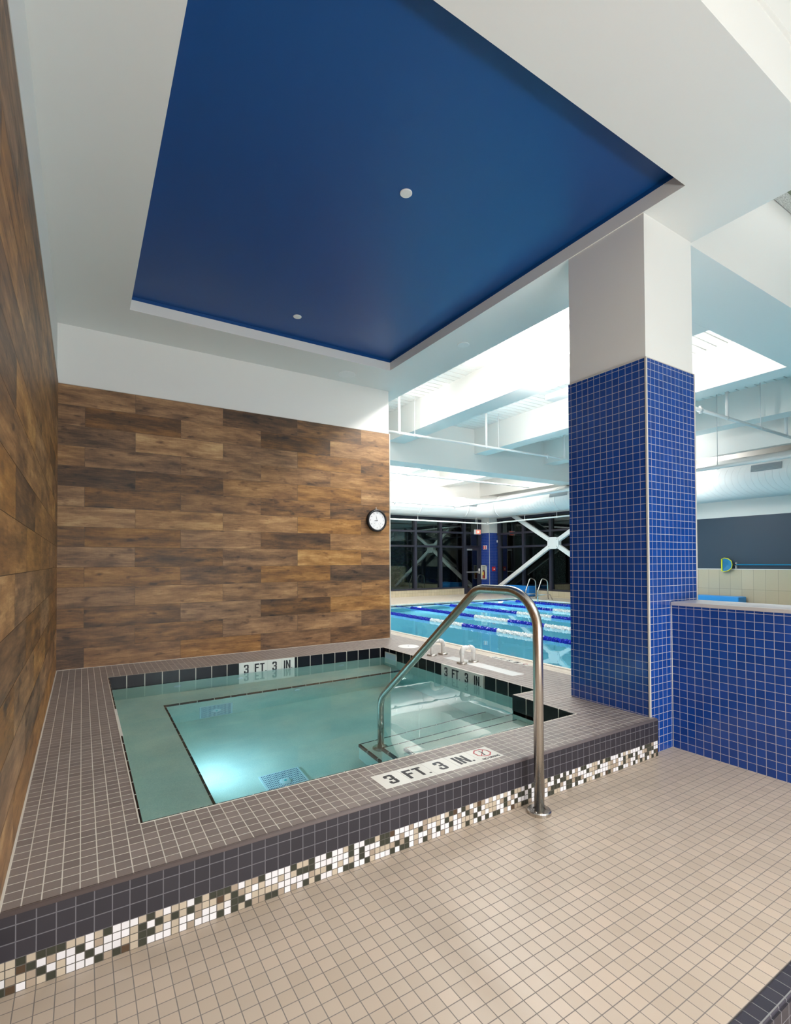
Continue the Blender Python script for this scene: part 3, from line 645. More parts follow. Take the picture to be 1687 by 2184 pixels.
# ------------------------------------------------------------------ depth markers
def depth_marker(nm, label, o, right, up, n_tiles, tw, th, thick=0.0035, word='3 FT 3 IN.', grp=None, extra=False, text=True, lh=0.62, voff=0.5):
    """row of white tiles lying on a surface; o = lower-left corner, right/up in-plane"""
    o, right, up = Vector(o), Vector(right), Vector(up); nn = right.cross(up)
    t = root(nm, o, label, 'depth marker', grp)
    cells = (['3', 'FT.', '3', 'IN.'] if word.startswith('3 FT') else word.split('|')) if text else []
    h = th*lh; w_ = h*0.53; s = h*0.175; gap = h*0.085; last = None
    for k in range(n_tiles):
        bm = B(); a = o+right*(k*tw+0.0008); b = o+right*((k+1)*tw-0.0008)
        prism(bm, [a, b, b+up*th, a+up*th], nn, thick)
        last = obj('tile', bm, TILEWHITE, t)
        if k < len(cells):
            cell = cells[k]
            def wid(ch): return {'I': s, '.': s*0.85, 'N': w_*1.05}.get(ch, w_)
            tot = sum(wid(ch) for ch in cell)+gap*(len(cell)-1)
            bm = B(); p = o+right*(k*tw+(tw-tot)/2)+up*((th-h)*voff)+nn*(thick+0.0001)
            block_letters(bm, cell, p, right, up, h, w_, gap, s, 0.0006)
            obj('lettering', bm, INK, last)
    if extra:
        cc = o+right*((n_tiles-0.5)*tw)+up*(th*0.60)+nn*(thick+0.0003); R1, R2 = th*0.34, th*0.29
        bm = B()
        for k in range(8):
            a0, a1 = math.pi/8+k*math.pi/4, math.pi/8+(k+1)*math.pi/4
            P4 = [cc+(right*math.cos(a)+up*math.sin(a))*q for a, q in ((a0, R2), (a0, R1), (a1, R1), (a1, R2))]
            prism(bm, P4, nn, 0.0006)
        d = (right+up).normalized(); e = (right-up).normalized()
        prism(bm, [cc-d*R2-e*0.0025, cc+d*R2-e*0.0025, cc+d*R2+e*0.0025, cc-d*R2+e*0.0025], nn, 0.0006)
        obj('prohibition_ring', bm, REDINK, last)
        bm = B(); e1 = (right*0.25+up).normalized(); e2 = e1.cross(nn)      # diver pictogram: body, arms, legs, head
        prism(bm, [cc-e1*R2*0.5-e2*0.002, cc+e1*R2*0.15-e2*0.005, cc+e1*R2*0.15+e2*0.005, cc-e1*R2*0.5+e2*0.002], nn, 0.0007)
        prism(bm, [cc+e1*R2*0.15-e2*0.004, cc+e1*R2*0.62-e2*0.004-e2*0.006, cc+e1*R2*0.62-e2*0.006, cc+e1*R2*0.15+e2*0.002], nn, 0.0007)
        lathe(bm, cc-e1*R2*0.62, [(0.006, 0), (0.006, 0.0007)], nn, 12)
        obj('diver_symbol', bm, INK, last)
        bm = B(); text_bm(bm, 'NO DIVING', o+right*((n_tiles-0.5)*tw)+up*(th*0.02)+nn*(thick+0.0006), right, up, th*0.185, 0.80, 0.022, 0.0003, 'CENTER'); obj('small_lettering', bm, INK, last)
    return t
depth_marker('depth_marker', 'white depth marker with red no diving sign set in the rim by the handrail', (1.447, -4.018, C-0.002), (1, 0, 0), (0, 1, 0), 5, 0.1524, 0.156, extra=True)
depth_marker('depth_marker', 'white 3 FT 3 IN marker on the waterline below the clock wall', (MBX0, Y0, C-0.157), (1, 0, 0), (0, 0, 1), 4, 0.156, 0.158, 0.0115, lh=0.60, voff=0.64)
depth_marker('depth_marker', 'white 3 FT 3 IN marker on the waterline below the white pipe loops', (X1, MRY0, C-0.157), (0, -1, 0), (0, 0, 1), 4, 0.163, 0.158, 0.0115, lh=0.60, voff=0.64)
depth_marker('depth_marker', 'white depth marker seen edge-on at the waterline by the side plank wall', (X0, MLY1, C-0.157), (0, 1, 0), (0, 0, 1), 4, 0.1675, 0.158, 0.0115, lh=0.60, voff=0.64)
depth_marker('depth_marker', 'pale depth marker with black lettering on the deck right beside the swimming pool edge', (4.115, -1.83, C-0.0025), (0, -1, 0), (1, 0, 0), 5, 0.112, 0.085, 0.003, word='3|FT|6|IN', lh=0.8, extra=True)
t = root('marker_strip', (3.73, -2.1, C), 'row of glossy white floor tiles beside the nearer pipe loop', 'tile strip')
bm = B()
for k in range(7): box(bm, 3.655, 3.807, -2.655+k*0.1524, -2.655+(k+1)*0.1524-0.0015, C-0.004, C+0.0015, 0.001)
obj('tiles', bm, mat('glossy_white_tile', (0.86, 0.86, 0.84, 1), 0.12), t)

# ------------------------------------------------------------------ handrail
hr = root('handrail', (2.28, -4.205, 0), 'bent stainless steel handrail rising over the tub rim from the floor down to the steps', 'handrail')
A2 = Vector((2.28, -4.205, 0)); B2 = Vector((2.214, -2.661, 0)); dd = (B2-A2).normalized()
def rp(s, z): p = A2+dd*s; return (p.x, p.y, z)
pts = fillet([rp(0, 0), rp(0, 1.168), rp(0.455, 1.168), rp(1.545, 0.262), rp(1.545, -0.59)], [0.21, 0.16, 0.14], 14)
bm = B(); tube(bm, pts, 0.0262, 28); obj('rail', bm, STEEL, hr)
bm = B(); lathe(bm, (2.28, -4.205, 0), [(0.062, 0), (0.062, 0.016), (0.057, 0.021), (0.034, 0.021), (0.032, 0.016)], (0, 0, 1), 36); fl = obj('floor_flange', bm, STEEL, hr)
bm = B(); lathe(bm, (2.237, -4.222, 0.021), [(0.005, 0), (0.005, 0.004)], (0, 0, 1), 10); obj('screw', bm, mat('bright_screw', (0.8, 0.8, 0.8, 1), 0.2, 1), fl)
bm = B(); lathe(bm, (B2.x, B2.y, -0.595), [(0.066, 0), (0.064, 0.016), (0.040, 0.022)], (0, 0, 1), 30); obj('step_flange', bm, STEEL, hr)

# ------------------------------------------------------------------ pipe loops, skimmer lid
def pipe_loop(y, label):
    t = root('pipe_loop', (3.71, y, C), label, 'pipe', 'white pipe loops on the tub rim')
    xa, xb, zt_ = 3.632, 3.790, 0.445
    bm = B(); tube(bm, fillet([(xa, y, C), (xa, y, zt_-0.028), (xb, y, zt_-0.028), (xb, y, C)], 0.045, 8), 0.0205, 18); obj('pipe', bm, PVC, t)
    for xc, s in ((xa, 1), (xb, -1)):
        bm = B(); tube(bm, fillet([(xc, y, 0.355), (xc, y, zt_-0.028), (xc+s*0.062, y, zt_-0.028)], 0.045, 8), 0.0255, 20); obj('elbow', bm, PVC, t)
        bm = B(); lathe(bm, (xc, y, C), [(0.054, 0), (0.054, 0.012), (0.048, 0.018), (0.021, 0.018)], (0, 0, 1), 26); obj('flange', bm, mat('flange_steel', (0.45, 0.41, 0.36, 1), 0.35, 0.9), t)
pipe_loop(-1.945, 'white pipe loop with two steel flanges, the one nearer the depth marker')
pipe_loop(-1.41, 'white pipe loop with two steel flanges, the one nearer the round lid')
lid = root('skimmer_hatch', (3.75, -0.745, C), 'round white skimmer hatch flush in the grey deck by the clock wall', 'hatch')
bm = B(); lathe(bm, (3.75, -0.745, C-0.002), [(0.135, 0), (0.135, 0.005), (0.128, 0.007), (0.124, 0.004), (0.118, 0.007), (0.02, 0.008)], (0, 0, 1), 36); obj('disc', bm, WHITE, lid)
bm = B(); lathe(bm, (3.75, -0.745, C+0.004), [(0.012, 0), (0.010, 0.003)], (0, 0, 1), 12); obj('lift_hole', bm, INK, lid)

# ------------------------------------------------------------------ clock
ck = root('wall_clock', (3.705, -0.01, 1.915), 'round black-rimmed clock with a white face hung at the end of the plank wall', 'clock')
cc = Vector((3.705, -0.010, 1.912)); R = 0.158
bm = B(); lathe(bm, cc, [(R*0.97, 0), (R, 0.008), (R, 0.022), (R*0.95, 0.040), (R*0.87, 0.044), (R*0.81, 0.036), (R*0.80, 0.026)], (0, -1, 0), 48); obj('rim', bm, BLACK, ck, smooth=True)
fy = cc.y-0.0275
bm = B(); lathe(bm, (cc.x, cc.y-0.020, cc.z), [(R*0.805, 0), (R*0.80, 0.0072)], (0, -1, 0), 48); face = obj('face', bm, mat('clock_face', (0.82, 0.81, 0.82, 1), 0.3), ck)
bm = B()
for k in range(1, 13):
    a = math.pi/2-k*math.pi/6; q = R*0.65
    text_bm(bm, str(k), (cc.x+q*math.cos(a), fy, cc.z+q*math.sin(a)-0.012), (1, 0, 0), (0, 0, 1), 0.026, 0.9, 0.008, 0.0004, 'CENTER')
for k in range(60):
    a = k*math.pi/30; q0, q1 = R*0.755, R*0.775
    c_, s_ = math.cos(a), math.sin(a); n_ = Vector((-s_, 0, c_))*0.0008; p0 = Vector((cc.x+q0*c_, fy, cc.z+q0*s_)); p1 = Vector((cc.x+q1*c_, fy, cc.z+q1*s_))
    prism(bm, [p0-n_, p1-n_, p1+n_, p0+n_], (0, -1, 0), 0.0004)
obj('numerals', bm, mat('grey_ink', (0.12, 0.12, 0.13, 1), 0.5), face)
def hand(nm, ang, ln, wd, yy, parent, c0=None, tail=0.0):
    c0 = c0 or cc; a = math.radians(ang); d = Vector((math.sin(a), 0, math.cos(a))); e = Vector((math.cos(a), 0, -math.sin(a))); o_ = Vector((c0.x, yy, c0.z))
    bm = B(); prism(bm, [o_-d*tail-e*wd*0.5, o_+d*ln*0.55-e*wd, o_+d*ln, o_+d*ln*0.55+e*wd, o_-d*tail+e*wd*0.5], (0, -1, 0), 0.0008); obj(nm, bm, INK, parent)
hand('minute_hand', -16, 0.080, 0.0022, fy-0.004, ck, tail=0.012)
hand('hour_hand', -92, 0.052, 0.0038, fy-0.003, ck, tail=0.010)
bm = B(); lathe(bm, (cc.x, fy-0.001, cc.z), [(0.006, 0), (0.005, 0.005)], (0, -1, 0), 14); obj('hub', bm, INK, ck)
for sx in (-0.046, 0.050):
    c0 = Vector((cc.x+sx, 0, cc.z-0.046))
    bm = B(); R1 = 0.026
    for k in range(24):
        a0, a1 = k*math.pi/12, (k+1)*math.pi/12
        prism(bm, [Vector((c0.x+q*math.cos(a), fy, c0.z+q*math.sin(a))) for a, q in ((a0, R1-0.0012), (a0, R1), (a1, R1), (a1, R1-0.0012))], (0, -1, 0), 0.0004)
    dl = obj('small_dial', bm, mat('grey_ring', (0.35, 0.35, 0.36, 1), 0.5), face)
    hand('dial_hand', 45, 0.019, 0.0012, fy-0.001, dl, c0, tail=0.014)
bm = B(); cyl(bm, (cc.x-0.004, cc.y-0.005, cc.z+R-0.002), (cc.x-0.004, cc.y-0.005, cc.z+R+0.026), 0.0055, 10); obj('hanging_hook', bm, mat('hook_white', (0.75, 0.7, 0.68, 1), 0.4), ck)

# ------------------------------------------------------------------ ceiling fittings
def disc(nm, c, rr, label, cat, prof=None, m=WHITE):
    t = root(nm, c, label, cat)
    bm = B(); lathe(bm, c, prof or [(rr, -0.001), (rr, 0.004), (rr*0.93, 0.007), (rr*0.1, 0.007)], (0, 0, -1), 32); obj('cover', bm, m, t); return t
disc('sprinkler_cover', (2.127, -3.187, HB), 0.043, 'small round white cover in the middle of the blue ceiling', 'sprinkler cover')
disc('sprinkler_cover', (2.120, -1.125, HB), 0.043, 'small round white cover in the blue ceiling nearest the clock wall', 'sprinkler cover')
disc('sprinkler_cover', (3.843, -1.748, H), 0.068, 'round white cover on the white soffit between the blue recess and the pool hall', 'sprinkler cover')
sp = disc('ceiling_speaker', (3.123, -0.275, H), 0.115, 'round white ceiling speaker in the soffit above the plank wall', 'speaker')
bm = B()
for k in range(1, 7):
    rr = 0.015*k; n_ = 6*k
    for j in range(n_):
        a = 2*math.pi*j/n_; box(bm, 3.123+rr*math.cos(a)-0.0015, 3.123+rr*math.cos(a)+0.0015, -0.275+rr*math.sin(a)-0.0015, -0.275+rr*math.sin(a)+0.0015, H-0.0078, H-0.0072)
obj('grille', bm, mat('grille_grey', (0.5, 0.5, 0.5, 1), 0.6), sp)
ll = root('linear_light', (5.9, -4.15, 4.74), 'long perforated metal ceiling light on the corridor ceiling past the soffit', 'ceiling light')
bm = B(); box(bm, 4.62, 7.2, -4.15, -4.045, 4.70, 4.739, 0.003)
PERF = mat('perforated_metal', (0.5, 0.5, 0.48, 1), 0.5); n = N(PERF); P, xx_ = n.pos(); vo = n.new('ShaderNodeTexVoronoi'); vo.inputs['Scale'].default_value = 170; n.link(P, vo.inputs['Vector']); n.link(n.ramp(vo.outputs['Distance'], [(0.30, (0.30, 0.30, 0.27, 1)), (0.50, (0.72, 0.72, 0.68, 1))]), n.b.inputs['Base Color'])
obj('perforated_side', bm, PERF, ll)
bm = B(); box(bm, 4.62, 7.2, -4.19, -4.15, 4.695, 4.739, 0.003); obj('dark_edge', bm, mat('edge_green', (0.20, 0.24, 0.16, 1), 0.4), ll)
bm = B(); box(bm, 4.68, 7.14, -4.34, -4.19, 4.71, 4.739, 0.002); obj('diffuser', bm, mat('lit_diffuser', (0.8, 0.8, 0.8, 1), 0.5, emit=(1, 0.98, 0.95, 1), es=1.5), ll)
# housings of the strip lights
for i, (x, y, z, lx, ly, p, aim, lab) in enumerate(UP):
    hx, hy = lx/2+0.012, ly/2+0.012; z0_ = z-0.14 if i == 2 else z-0.05; zt_ = z0_+0.075 if i == 2 else z-0.012
    if i == 2: hx = lx/2+0.05
    t = root('strip_uplight', (x, y, z0_), lab, 'light', 'strip lights over the pool')
    bm = B(); box(bm, x-hx, x+hx, y-hy, y+hy, z0_, zt_, 0.004); obj('housing', bm, WHITE, t)
    for s in (-0.8, 0.8):
        bm = B()
        if lx < ly: box(bm, x-hx-0.09*(i in (2, 3))-0.03*(i not in (2, 3)), x, y+s*hy-0.01, y+s*hy+0.01, z0_+0.005, z0_+0.02)
        else: box(bm, x+s*hx-0.01, x+s*hx+0.01, y-hy-0.06, y, z0_+0.005, z0_+0.02)
        obj('bracket_arm', bm, WHITE, t)

# ------------------------------------------------------------------ ducts
DUCT = mat('white_duct', (0.80, 0.81, 0.80, 1), 0.35)
def duct_bands(m):
    n = N(m); P, x = n.pos(); s = n.math('FRACT', n.math('DIVIDE', n.math('ADD', n.math('ADD', x[0], x[1]), n.math('MULTIPLY', x[2], 0.10)), 0.115)); e = n.math('LESS_THAN', s, 0.07)
    b = n.new('ShaderNodeBump'); b.inputs['Strength'].default_value = 0.8; b.inputs['Distance'].default_value = 0.008; n.link(e, b.inputs['Height']); n.link(b.outputs[0], n.b.inputs['Normal'])
duct_bands(DUCT)
DZ = 3.075; DR = 0.32
dt = root('air_duct', (11.2, 5.9, DZ), 'white spiral air duct running above the far windows and round the corner', 'duct')
path = fillet([(4.2, 6.33, DZ), (11.50, 6.33, DZ), (11.50, 1.7, DZ)], 0.75, 14)
bm = B(); tube(bm, path, DR, 40); obj('duct_run', bm, DUCT, dt)
for x in (5.3, 6.9, 8.75, 10.55):
    bm = B(); tube(bm, [(x-0.02, 6.33, DZ), (x+0.02, 6.33, DZ)], DR+0.012, 40); obj('joint_ring', bm, DUCT, dt)
for y in (5.55, 3.2): bm = B(); tube(bm, [(11.50, y-0.02, DZ), (11.50, y+0.02, DZ)], DR+0.012, 40); obj('joint_ring', bm, DUCT, dt)
DZ2, DR2 = 2.985, 0.42
d2 = root('air_duct', (11.5, -2, DZ2), 'fat white spiral air duct running along the slate wall', 'duct')
bm = B(); tube(bm, [(11.50, 1.72, DZ2), (11.50, 1.3, DZ2), (11.50, -8.95, DZ2)], [DR, DR2, DR2], 44); obj('duct_run', bm, DUCT, d2)
GR = mat('duct_grille', (0.24, 0.28, 0.30, 1), 0.5)
def grille(parent, ya, yb, z, rr, xc=11.50):
    """curved louvre on the side of a duct facing the pool"""
    bm = B(); n_ = 6
    for k in range(n_):
        a0 = math.radians(z-9+18*k/n_); a1 = math.radians(z-9+18*(k+1)/n_-0.6); zc = DZ if rr == DR else DZ2
        P4 = [(xc-(rr+0.012)*math.cos(a0), ya, zc+(rr+0.012)*math.sin(a0)), (xc-(rr+0.012)*math.cos(a0), yb, zc+(rr+0.012)*math.sin(a0)), (xc-(rr+0.018)*math.cos(a1), yb, zc+(rr+0.018)*math.sin(a1)), (xc-(rr+0.018)*math.cos(a1), ya, zc+(rr+0.018)*math.sin(a1))]
        nv = Vector((-math.cos(a0), 0, math.sin(a0))); prism(bm, P4, nv, 0.004)
    obj('louvre', bm, GR, parent)
grille(d2, -1.60, -2.10, 14, DR2); grille(dt, 2.75, 3.35, 14, DR)
bm = B(); 
for k in range(5): box(bm, 10.55, 10.95, 6.33-DR-0.016, 6.33-DR+0.02, DZ+0.01+k*0.022, DZ+0.026+k*0.022)
obj('louvre', bm, GR, dt)

# ------------------------------------------------------------------ sprinkler and conduit pipes
PIPE = mat('white_pipe_paint', (0.80, 0.81, 0.80, 1), 0.4)
def pipe(label, pts, rad, hangers=(), fit=(), rads=0.06):
    t = root('sprinkler_pipe', pts[0], label, 'pipe')
    bm = B(); tube(bm, fillet(pts, rads, 5) if len(pts) > 2 else pts, rad, 14); obj('pipe_run', bm, PIPE, t)
    for p, top, rr in hangers:
        bm = B(); cyl(bm, (p[0], p[1], p[2]), (p[0], p[1], top), rr, 8); bm2 = bm; lathe(bm2, (p[0]-0.015, p[1], p[2]), [(rad*1.25, 0), (rad*1.25, 0.03)], (1, 0, 0), 12) if abs(pts[1][0]-pts[0][0]) > abs(pts[1][1]-pts[0][1]) else lathe(bm2, (p[0], p[1]-0.015, p[2]), [(rad*1.25, 0), (rad*1.25, 0.03)], (0, 1, 0), 12)
        obj('hanger', bm, PIPE, t)
    for p in fit:
        bm = B(); lathe(bm, (p[0]-0.03, p[1], p[2]), [(rad*1.5, 0), (rad*1.6, 0.01), (rad*1.6, 0.05), (rad*1.5, 0.06)], (1, 0, 0), 12); cyl(bm, (p[0], p[1], p[2]-rad*2.2), (p[0], p[1], p[2]+rad*2.2), rad*0.8, 10)
        obj('coupling', bm, PIPE, t)
pipe('thin white sprinkler pipe crossing under the first beams from the clock wall', [(W_END, 1.35, 3.62), (EX, 1.35, 3.62)], 0.022,
     [((4.97, 1.35, 3.62), DECK, 0.024), ((5.30, 1.35, 3.62), DECK, 0.008), ((7.02, 1.35, 3.62), DECK, 0.024), ((7.35, 1.35, 3.62), DECK, 0.008), ((9.35, 1.35, 3.62), DECK, 0.024)], [(8.8, 1.35, 3.62)])
pipe('white sprinkler pipe with fittings crossing above the slate wall beside the pier', [(7.25, -2.24, 3.56), (EX, -2.24, 3.56)], 0.026,
     [((7.27, -2.24, 3.56), DECK, 0.026), ((8.75, -2.24, 3.56), DECK, 0.026), ((9.9, -2.24, 3.56), DECK, 0.008), ((10.9, -2.24, 3.56), DECK, 0.026)], [(7.95, -2.24, 3.56), (11.3, -2.24, 3.56)])
pipe('grey-white pipe passing beyond the deep cross girder', [(W_END, 3.55, 3.37), (10.6, 3.55, 3.37)], 0.022, [((7.2, 3.55, 3.37), DECK, 0.007), ((5.2, 3.55, 3.37), DECK, 0.007)], [(6.6, 3.55, 3.37)])
pipe('white main pipe turning the corner in front of the air duct', [(W_END, 5.72, 3.02), (9.92, 5.72, 3.02), (9.92, -8.0, 3.02)], 0.034,
     [((6.2, 5.72, 3.02), DECK, 0.007), ((8.4, 5.72, 3.02), DECK, 0.007), ((9.92, 1.2, 3.02), DECK, 0.007), ((9.92, -1.55, 3.02), DECK, 0.007)], [(7.6, 5.72, 3.02), (9.75, 5.72, 3.02)])
pipe('slim white pipe hung in front of the far windows below the duct', [(W_END, 6.25, 2.585), (11.53, 6.25, 2.585), (11.53, 1.0, 2.585)], 0.022,
     [((8.75, 6.25, 2.585), 2.8, 0.006), ((11.05, 6.25, 2.585), 2.8, 0.006), ((11.53, 4.6, 2.585), 2.8, 0.006), ((11.53, 3.4, 2.585), 2.8, 0.006)], [(11.5, 6.2, 2.585)])

# ------------------------------------------------------------------ X brace
br = root('cross_brace', (11.95, 3.85, 1.87), 'white steel X brace with an octagonal hub plate in front of the east windows', 'brace')
hub = Vector((11.95, 3.855, 1.872)); 
def arm(nm, ye, ze, a=0.30):
    e = Vector((11.95, ye, ze)); d = (e-hub).normalized(); n_ = Vector((1, 0, 0)); s = d.cross(n_); P0 = hub+d*0.12
    bm = B(); 
    for (o1, o2, t0, t1) in ((-0.062, 0.062, -0.045, 0.045),):
        ps = [P0+s*o1+n_*t0, P0+s*o2+n_*t0, P0+s*o2+n_*t1, P0+s*o1+n_*t1]; prism(bm, ps, d, (e-P0).length)
    bmesh.ops.bevel(bm, geom=list(bm.edges), offset=0.008, segments=2, affect='EDGES')
    obj(nm, bm, WHITE, br)
arm('diagonal', 6.36, 0.37); arm('diagonal', 6.36, 3.31); arm('diagonal', 1.3, 3.25); arm('diagonal', 1.2, 0.27)
bm = B(); K = [(0.11, 0.175), (-0.11, 0.175), (-0.20, 0.10), (-0.20, -0.10), (-0.11, -0.175), (0.11, -0.175), (0.20, -0.10), (0.20, 0.10)]
prism(bm, [(11.885, hub.y+a, hub.z+b) for a, b in K], (1, 0, 0), 0.13); obj('hub_plate', bm, WHITE, br)
BOLT = mat('bolt_grey', (0.4, 0.4, 0.4, 1), 0.4, 0.6)
for a in (-1, 1):
    for b in (-1, 1):
        bm = B(); lathe(bm, (11.885, hub.y+a*0.145, hub.z+b*0.10), [(0.012, 0), (0.012, 0.008)], (-1, 0, 0), 8); obj('bolt', bm, BOLT, br)

# ------------------------------------------------------------------ things around the far pool deck
ex = root('exit_sign', (11.39, 6.58, 2.24), 'hanging exit sign with red lettering by the far corner column', 'sign')
bm = B(); box(bm, 11.26, 11.53, 6.56, 6.60, 2.245, 2.405, 0.006); obj('case', bm, WHITE, ex)
bm = B(); box(bm, 11.335, 11.505, 6.554, 6.562, 2.262, 2.388); pn = obj('lit_panel', bm, mat('exit_red', (0.8, 0.1, 0.05, 1), 0.4, emit=(1.0, 0.10, 0.05, 1), es=1.6), ex)
bm = B(); block_letters(bm, 'EXIT', (11.352, 6.5535, 2.285), (1, 0, 0), (0, 0, 1), 0.08, 0.028, 0.008, 0.008, 0.001); obj('lettering', bm, mat('exit_letters', (0.9, 0.9, 0.85, 1), 0.4, emit=(1, 0.75, 0.65, 1), es=1.5), pn)
bm = B(); cyl(bm, (11.39, 6.58, 2.405), (11.39, 6.58, 2.885), 0.008, 8); obj('stem', bm, WHITE, ex)
fx = root('fire_extinguisher_cabinet', (11.77, 6.67, 0.74), 'white framed fire extinguisher cabinet on the far blue column', 'fire extinguisher cabinet')
bm = B(); ya, yb = 6.545, 6.80; za, zb = 0.735, 1.22
box(bm, 11.735, 11.78, ya, ya+0.03, za, zb, 0.003); box(bm, 11.735, 11.78, yb-0.03, yb, za, zb, 0.003); box(bm, 11.735, 11.78, ya, yb, za, za+0.03, 0.003); box(bm, 11.735, 11.78, ya, yb, zb-0.03, zb, 0.003); obj('cabinet_frame', bm, mat('cabinet_cream', (0.72, 0.70, 0.62, 1), 0.4), fx)
bm = B(); box(bm, 11.772, 11.779, ya+0.03, yb-0.03, za+0.03, zb-0.03); obj('cabinet_back', bm, mat('cabinet_grey', (0.40, 0.41, 0.38, 1), 0.4), fx)
e2 = root('fire_extinguisher', (11.75, 6.67, 0.77), 'small red extinguisher with a yellow tag inside the white framed cabinet', 'fire extinguisher')
bm = B(); lathe(bm, (11.752, 6.67, 0.77), [(0.036, 0), (0.04, 0.01), (0.04, 0.20), (0.028, 0.235), (0.012, 0.25)], (0, 0, 1), 20); obj('cylinder', bm, mat('extinguisher_red', (0.30, 0.02, 0.02, 1), 0.3), e2)
bm = B(); box(bm, 11.740, 11.764, 6.655, 6.70, 1.02, 1.05, 0.004); tube(bm, fillet([(11.745, 6.66, 1.03), (11.735, 6.62, 1.02), (11.730, 6.615, 0.88)], 0.02, 5), 0.007, 8); obj('valve', bm, BLACK, e2)
bm = B(); box(bm, 11.708, 11.713, 6.64, 6.70, 0.88, 0.98); obj('yellow_tag', bm, mat('yellow_tag', (0.75, 0.65, 0.08, 1), 0.4), e2)
al = root('fire_alarm_sign', (11.77, 6.62, 1.745), 'small red and white fire alarm plate on the far blue column', 'alarm')
bm = B(); box(bm, 11.757, 11.78, 6.535, 6.71, 1.745, 1.88, 0.004); pl_ = obj('plate', bm, WHITE, al)
bm = B(); box(bm, 11.752, 11.758, 6.555, 6.595, 1.755, 1.87); box(bm, 11.752, 11.758, 6.645, 6.69, 1.755, 1.87); obj('red_panel', bm, mat('alarm_red', (0.6, 0.02, 0.03, 1), 0.4), al)
pu = root('fire_alarm_pull', (11.95, 6.41, 1.02), 'red fire alarm pull box low on the far blue column', 'alarm')
bm = B(); box(bm, 11.885, 12.01, 6.375, 6.42, 1.02, 1.165, 0.008); bx_ = obj('housing', bm, mat('pull_red', (0.55, 0.02, 0.03, 1), 0.35), pu)
bm = B(); box(bm, 11.92, 11.975, 6.366, 6.376, 1.06, 1.10, 0.003); obj('pull_handle', bm, WHITE, bx_)
jb = root('junction_box', (12.17, 6.4, 1.98), 'tiny white wall box beside the top of the far blue column', 'box')
bm = B(); box(bm, 12.105, 12.165, 6.385, 6.42, 1.98, 2.055, 0.006); obj('case', bm, WHITE, jb)
# foam blocks
FOAM = mat('blue_foam', (0.006, 0.20, 0.62, 1), 0.45); FOAM2 = mat('light_blue_foam', (0.035, 0.34, 0.86, 1), 0.4)
tb = root('foam_block', (11.9, 5.1, C), 'large blue rectangular foam block on the far deck below the X brace', 'foam block')
bm = B(); box(bm, 11.74, 12.06, 4.66, 5.78, C+0.012, 0.575, 0.015, 3); obj('cover', bm, FOAM, tb)
bm = B(); box(bm, 11.735, 12.065, 4.655, 5.785, 0.412, 0.418, 0.002); obj('seam', bm, mat('seam_blue', (0.004, 0.12, 0.42, 1), 0.5), tb)
bm = B()
for y in (4.72, 5.72):
    for x in (11.79, 12.01): cyl(bm, (x, y, C), (x, y, C+0.014), 0.02, 8)
obj('feet', bm, BLACK, tb)
tb = root('foam_block', (11.9, -0.6, C), 'light blue foam block against the cream tiled wall under the skimmer net', 'foam block')
bm = B(); box(bm, 11.76, 12.10, -1.06, -0.14, C, 0.572, 0.015, 3); obj('cover', bm, FOAM2, tb)
bm = B(); box(bm, 11.755, 12.105, -1.065, -0.135, 0.40, 0.406, 0.002); obj('seam', bm, mat('seam_blue_2', (0.02, 0.24, 0.66, 1), 0.5), tb)
# skimmer net on its pole
nt = root('skimmer_net', (12.08, -1.2, 1.245), 'yellow-framed blue skimmer net on a long blue pole along the slate wall', 'pool net')
ring = [Vector((12.06, -0.615, 1.365)), Vector((12.06, -0.615, 1.11)), Vector((12.06, -0.66, 1.095)), Vector((12.06, -0.74, 1.115)), Vector((12.06, -0.80, 1.17)), Vector((12.06, -0.815, 1.245)), Vector((12.06, -0.80, 1.32)), Vector((12.06, -0.74, 1.372)), Vector((12.06, -0.66, 1.39)), Vector((12.06, -0.615, 1.365))]
bm = B(); tube(bm, fillet([tuple(p) for p in ring], 0.02, 3), 0.009, 8); nf = obj('net_frame', bm, mat('yellow_plastic', (0.80, 0.78, 0.02, 1), 0.4), nt)
bm = B(); box(bm, 12.045, 12.07, -0.625, -0.600, 1.105, 1.37, 0.006); obj('leading_edge', bm, bpy.data.materials['yellow_plastic'], nf)
bm = B(); cp = Vector((12.10, -0.705, 1.24)); vs_ = [bm.verts.new(p) for p in ring[:-1]]; cv_ = bm.verts.new(cp)
for i in range(len(vs_)): bm.faces.new((vs_[i], vs_[(i+1) % len(vs_)], cv_))
obj('net', bm, mat('blue_mesh', (0.02, 0.22, 0.45, 1), 0.6), nt)
bm = B(); cyl(bm, (12.08, -0.875, 1.245), (12.08, -6.5, 1.245), 0.012, 12); obj('pole', bm, mat('blue_pole', (0.01, 0.22, 0.42, 1), 0.25), nt)
bm = B(); cyl(bm, (12.07, -0.81, 1.245), (12.08, -0.88, 1.245), 0.013, 10); obj('socket', bm, BLACK, nt)
bk = root('pole_bracket', (12.12, -0.866, 1.165), 'small white wall bracket holding the blue net pole', 'bracket')
bm = B(); box(bm, 12.105, 12.148, -0.876, -0.858, 1.162, 1.29, 0.003); box(bm, 12.065, 12.12, -0.874, -0.860, 1.222, 1.230, 0.002); obj('bracket_body', bm, WHITE, bk)
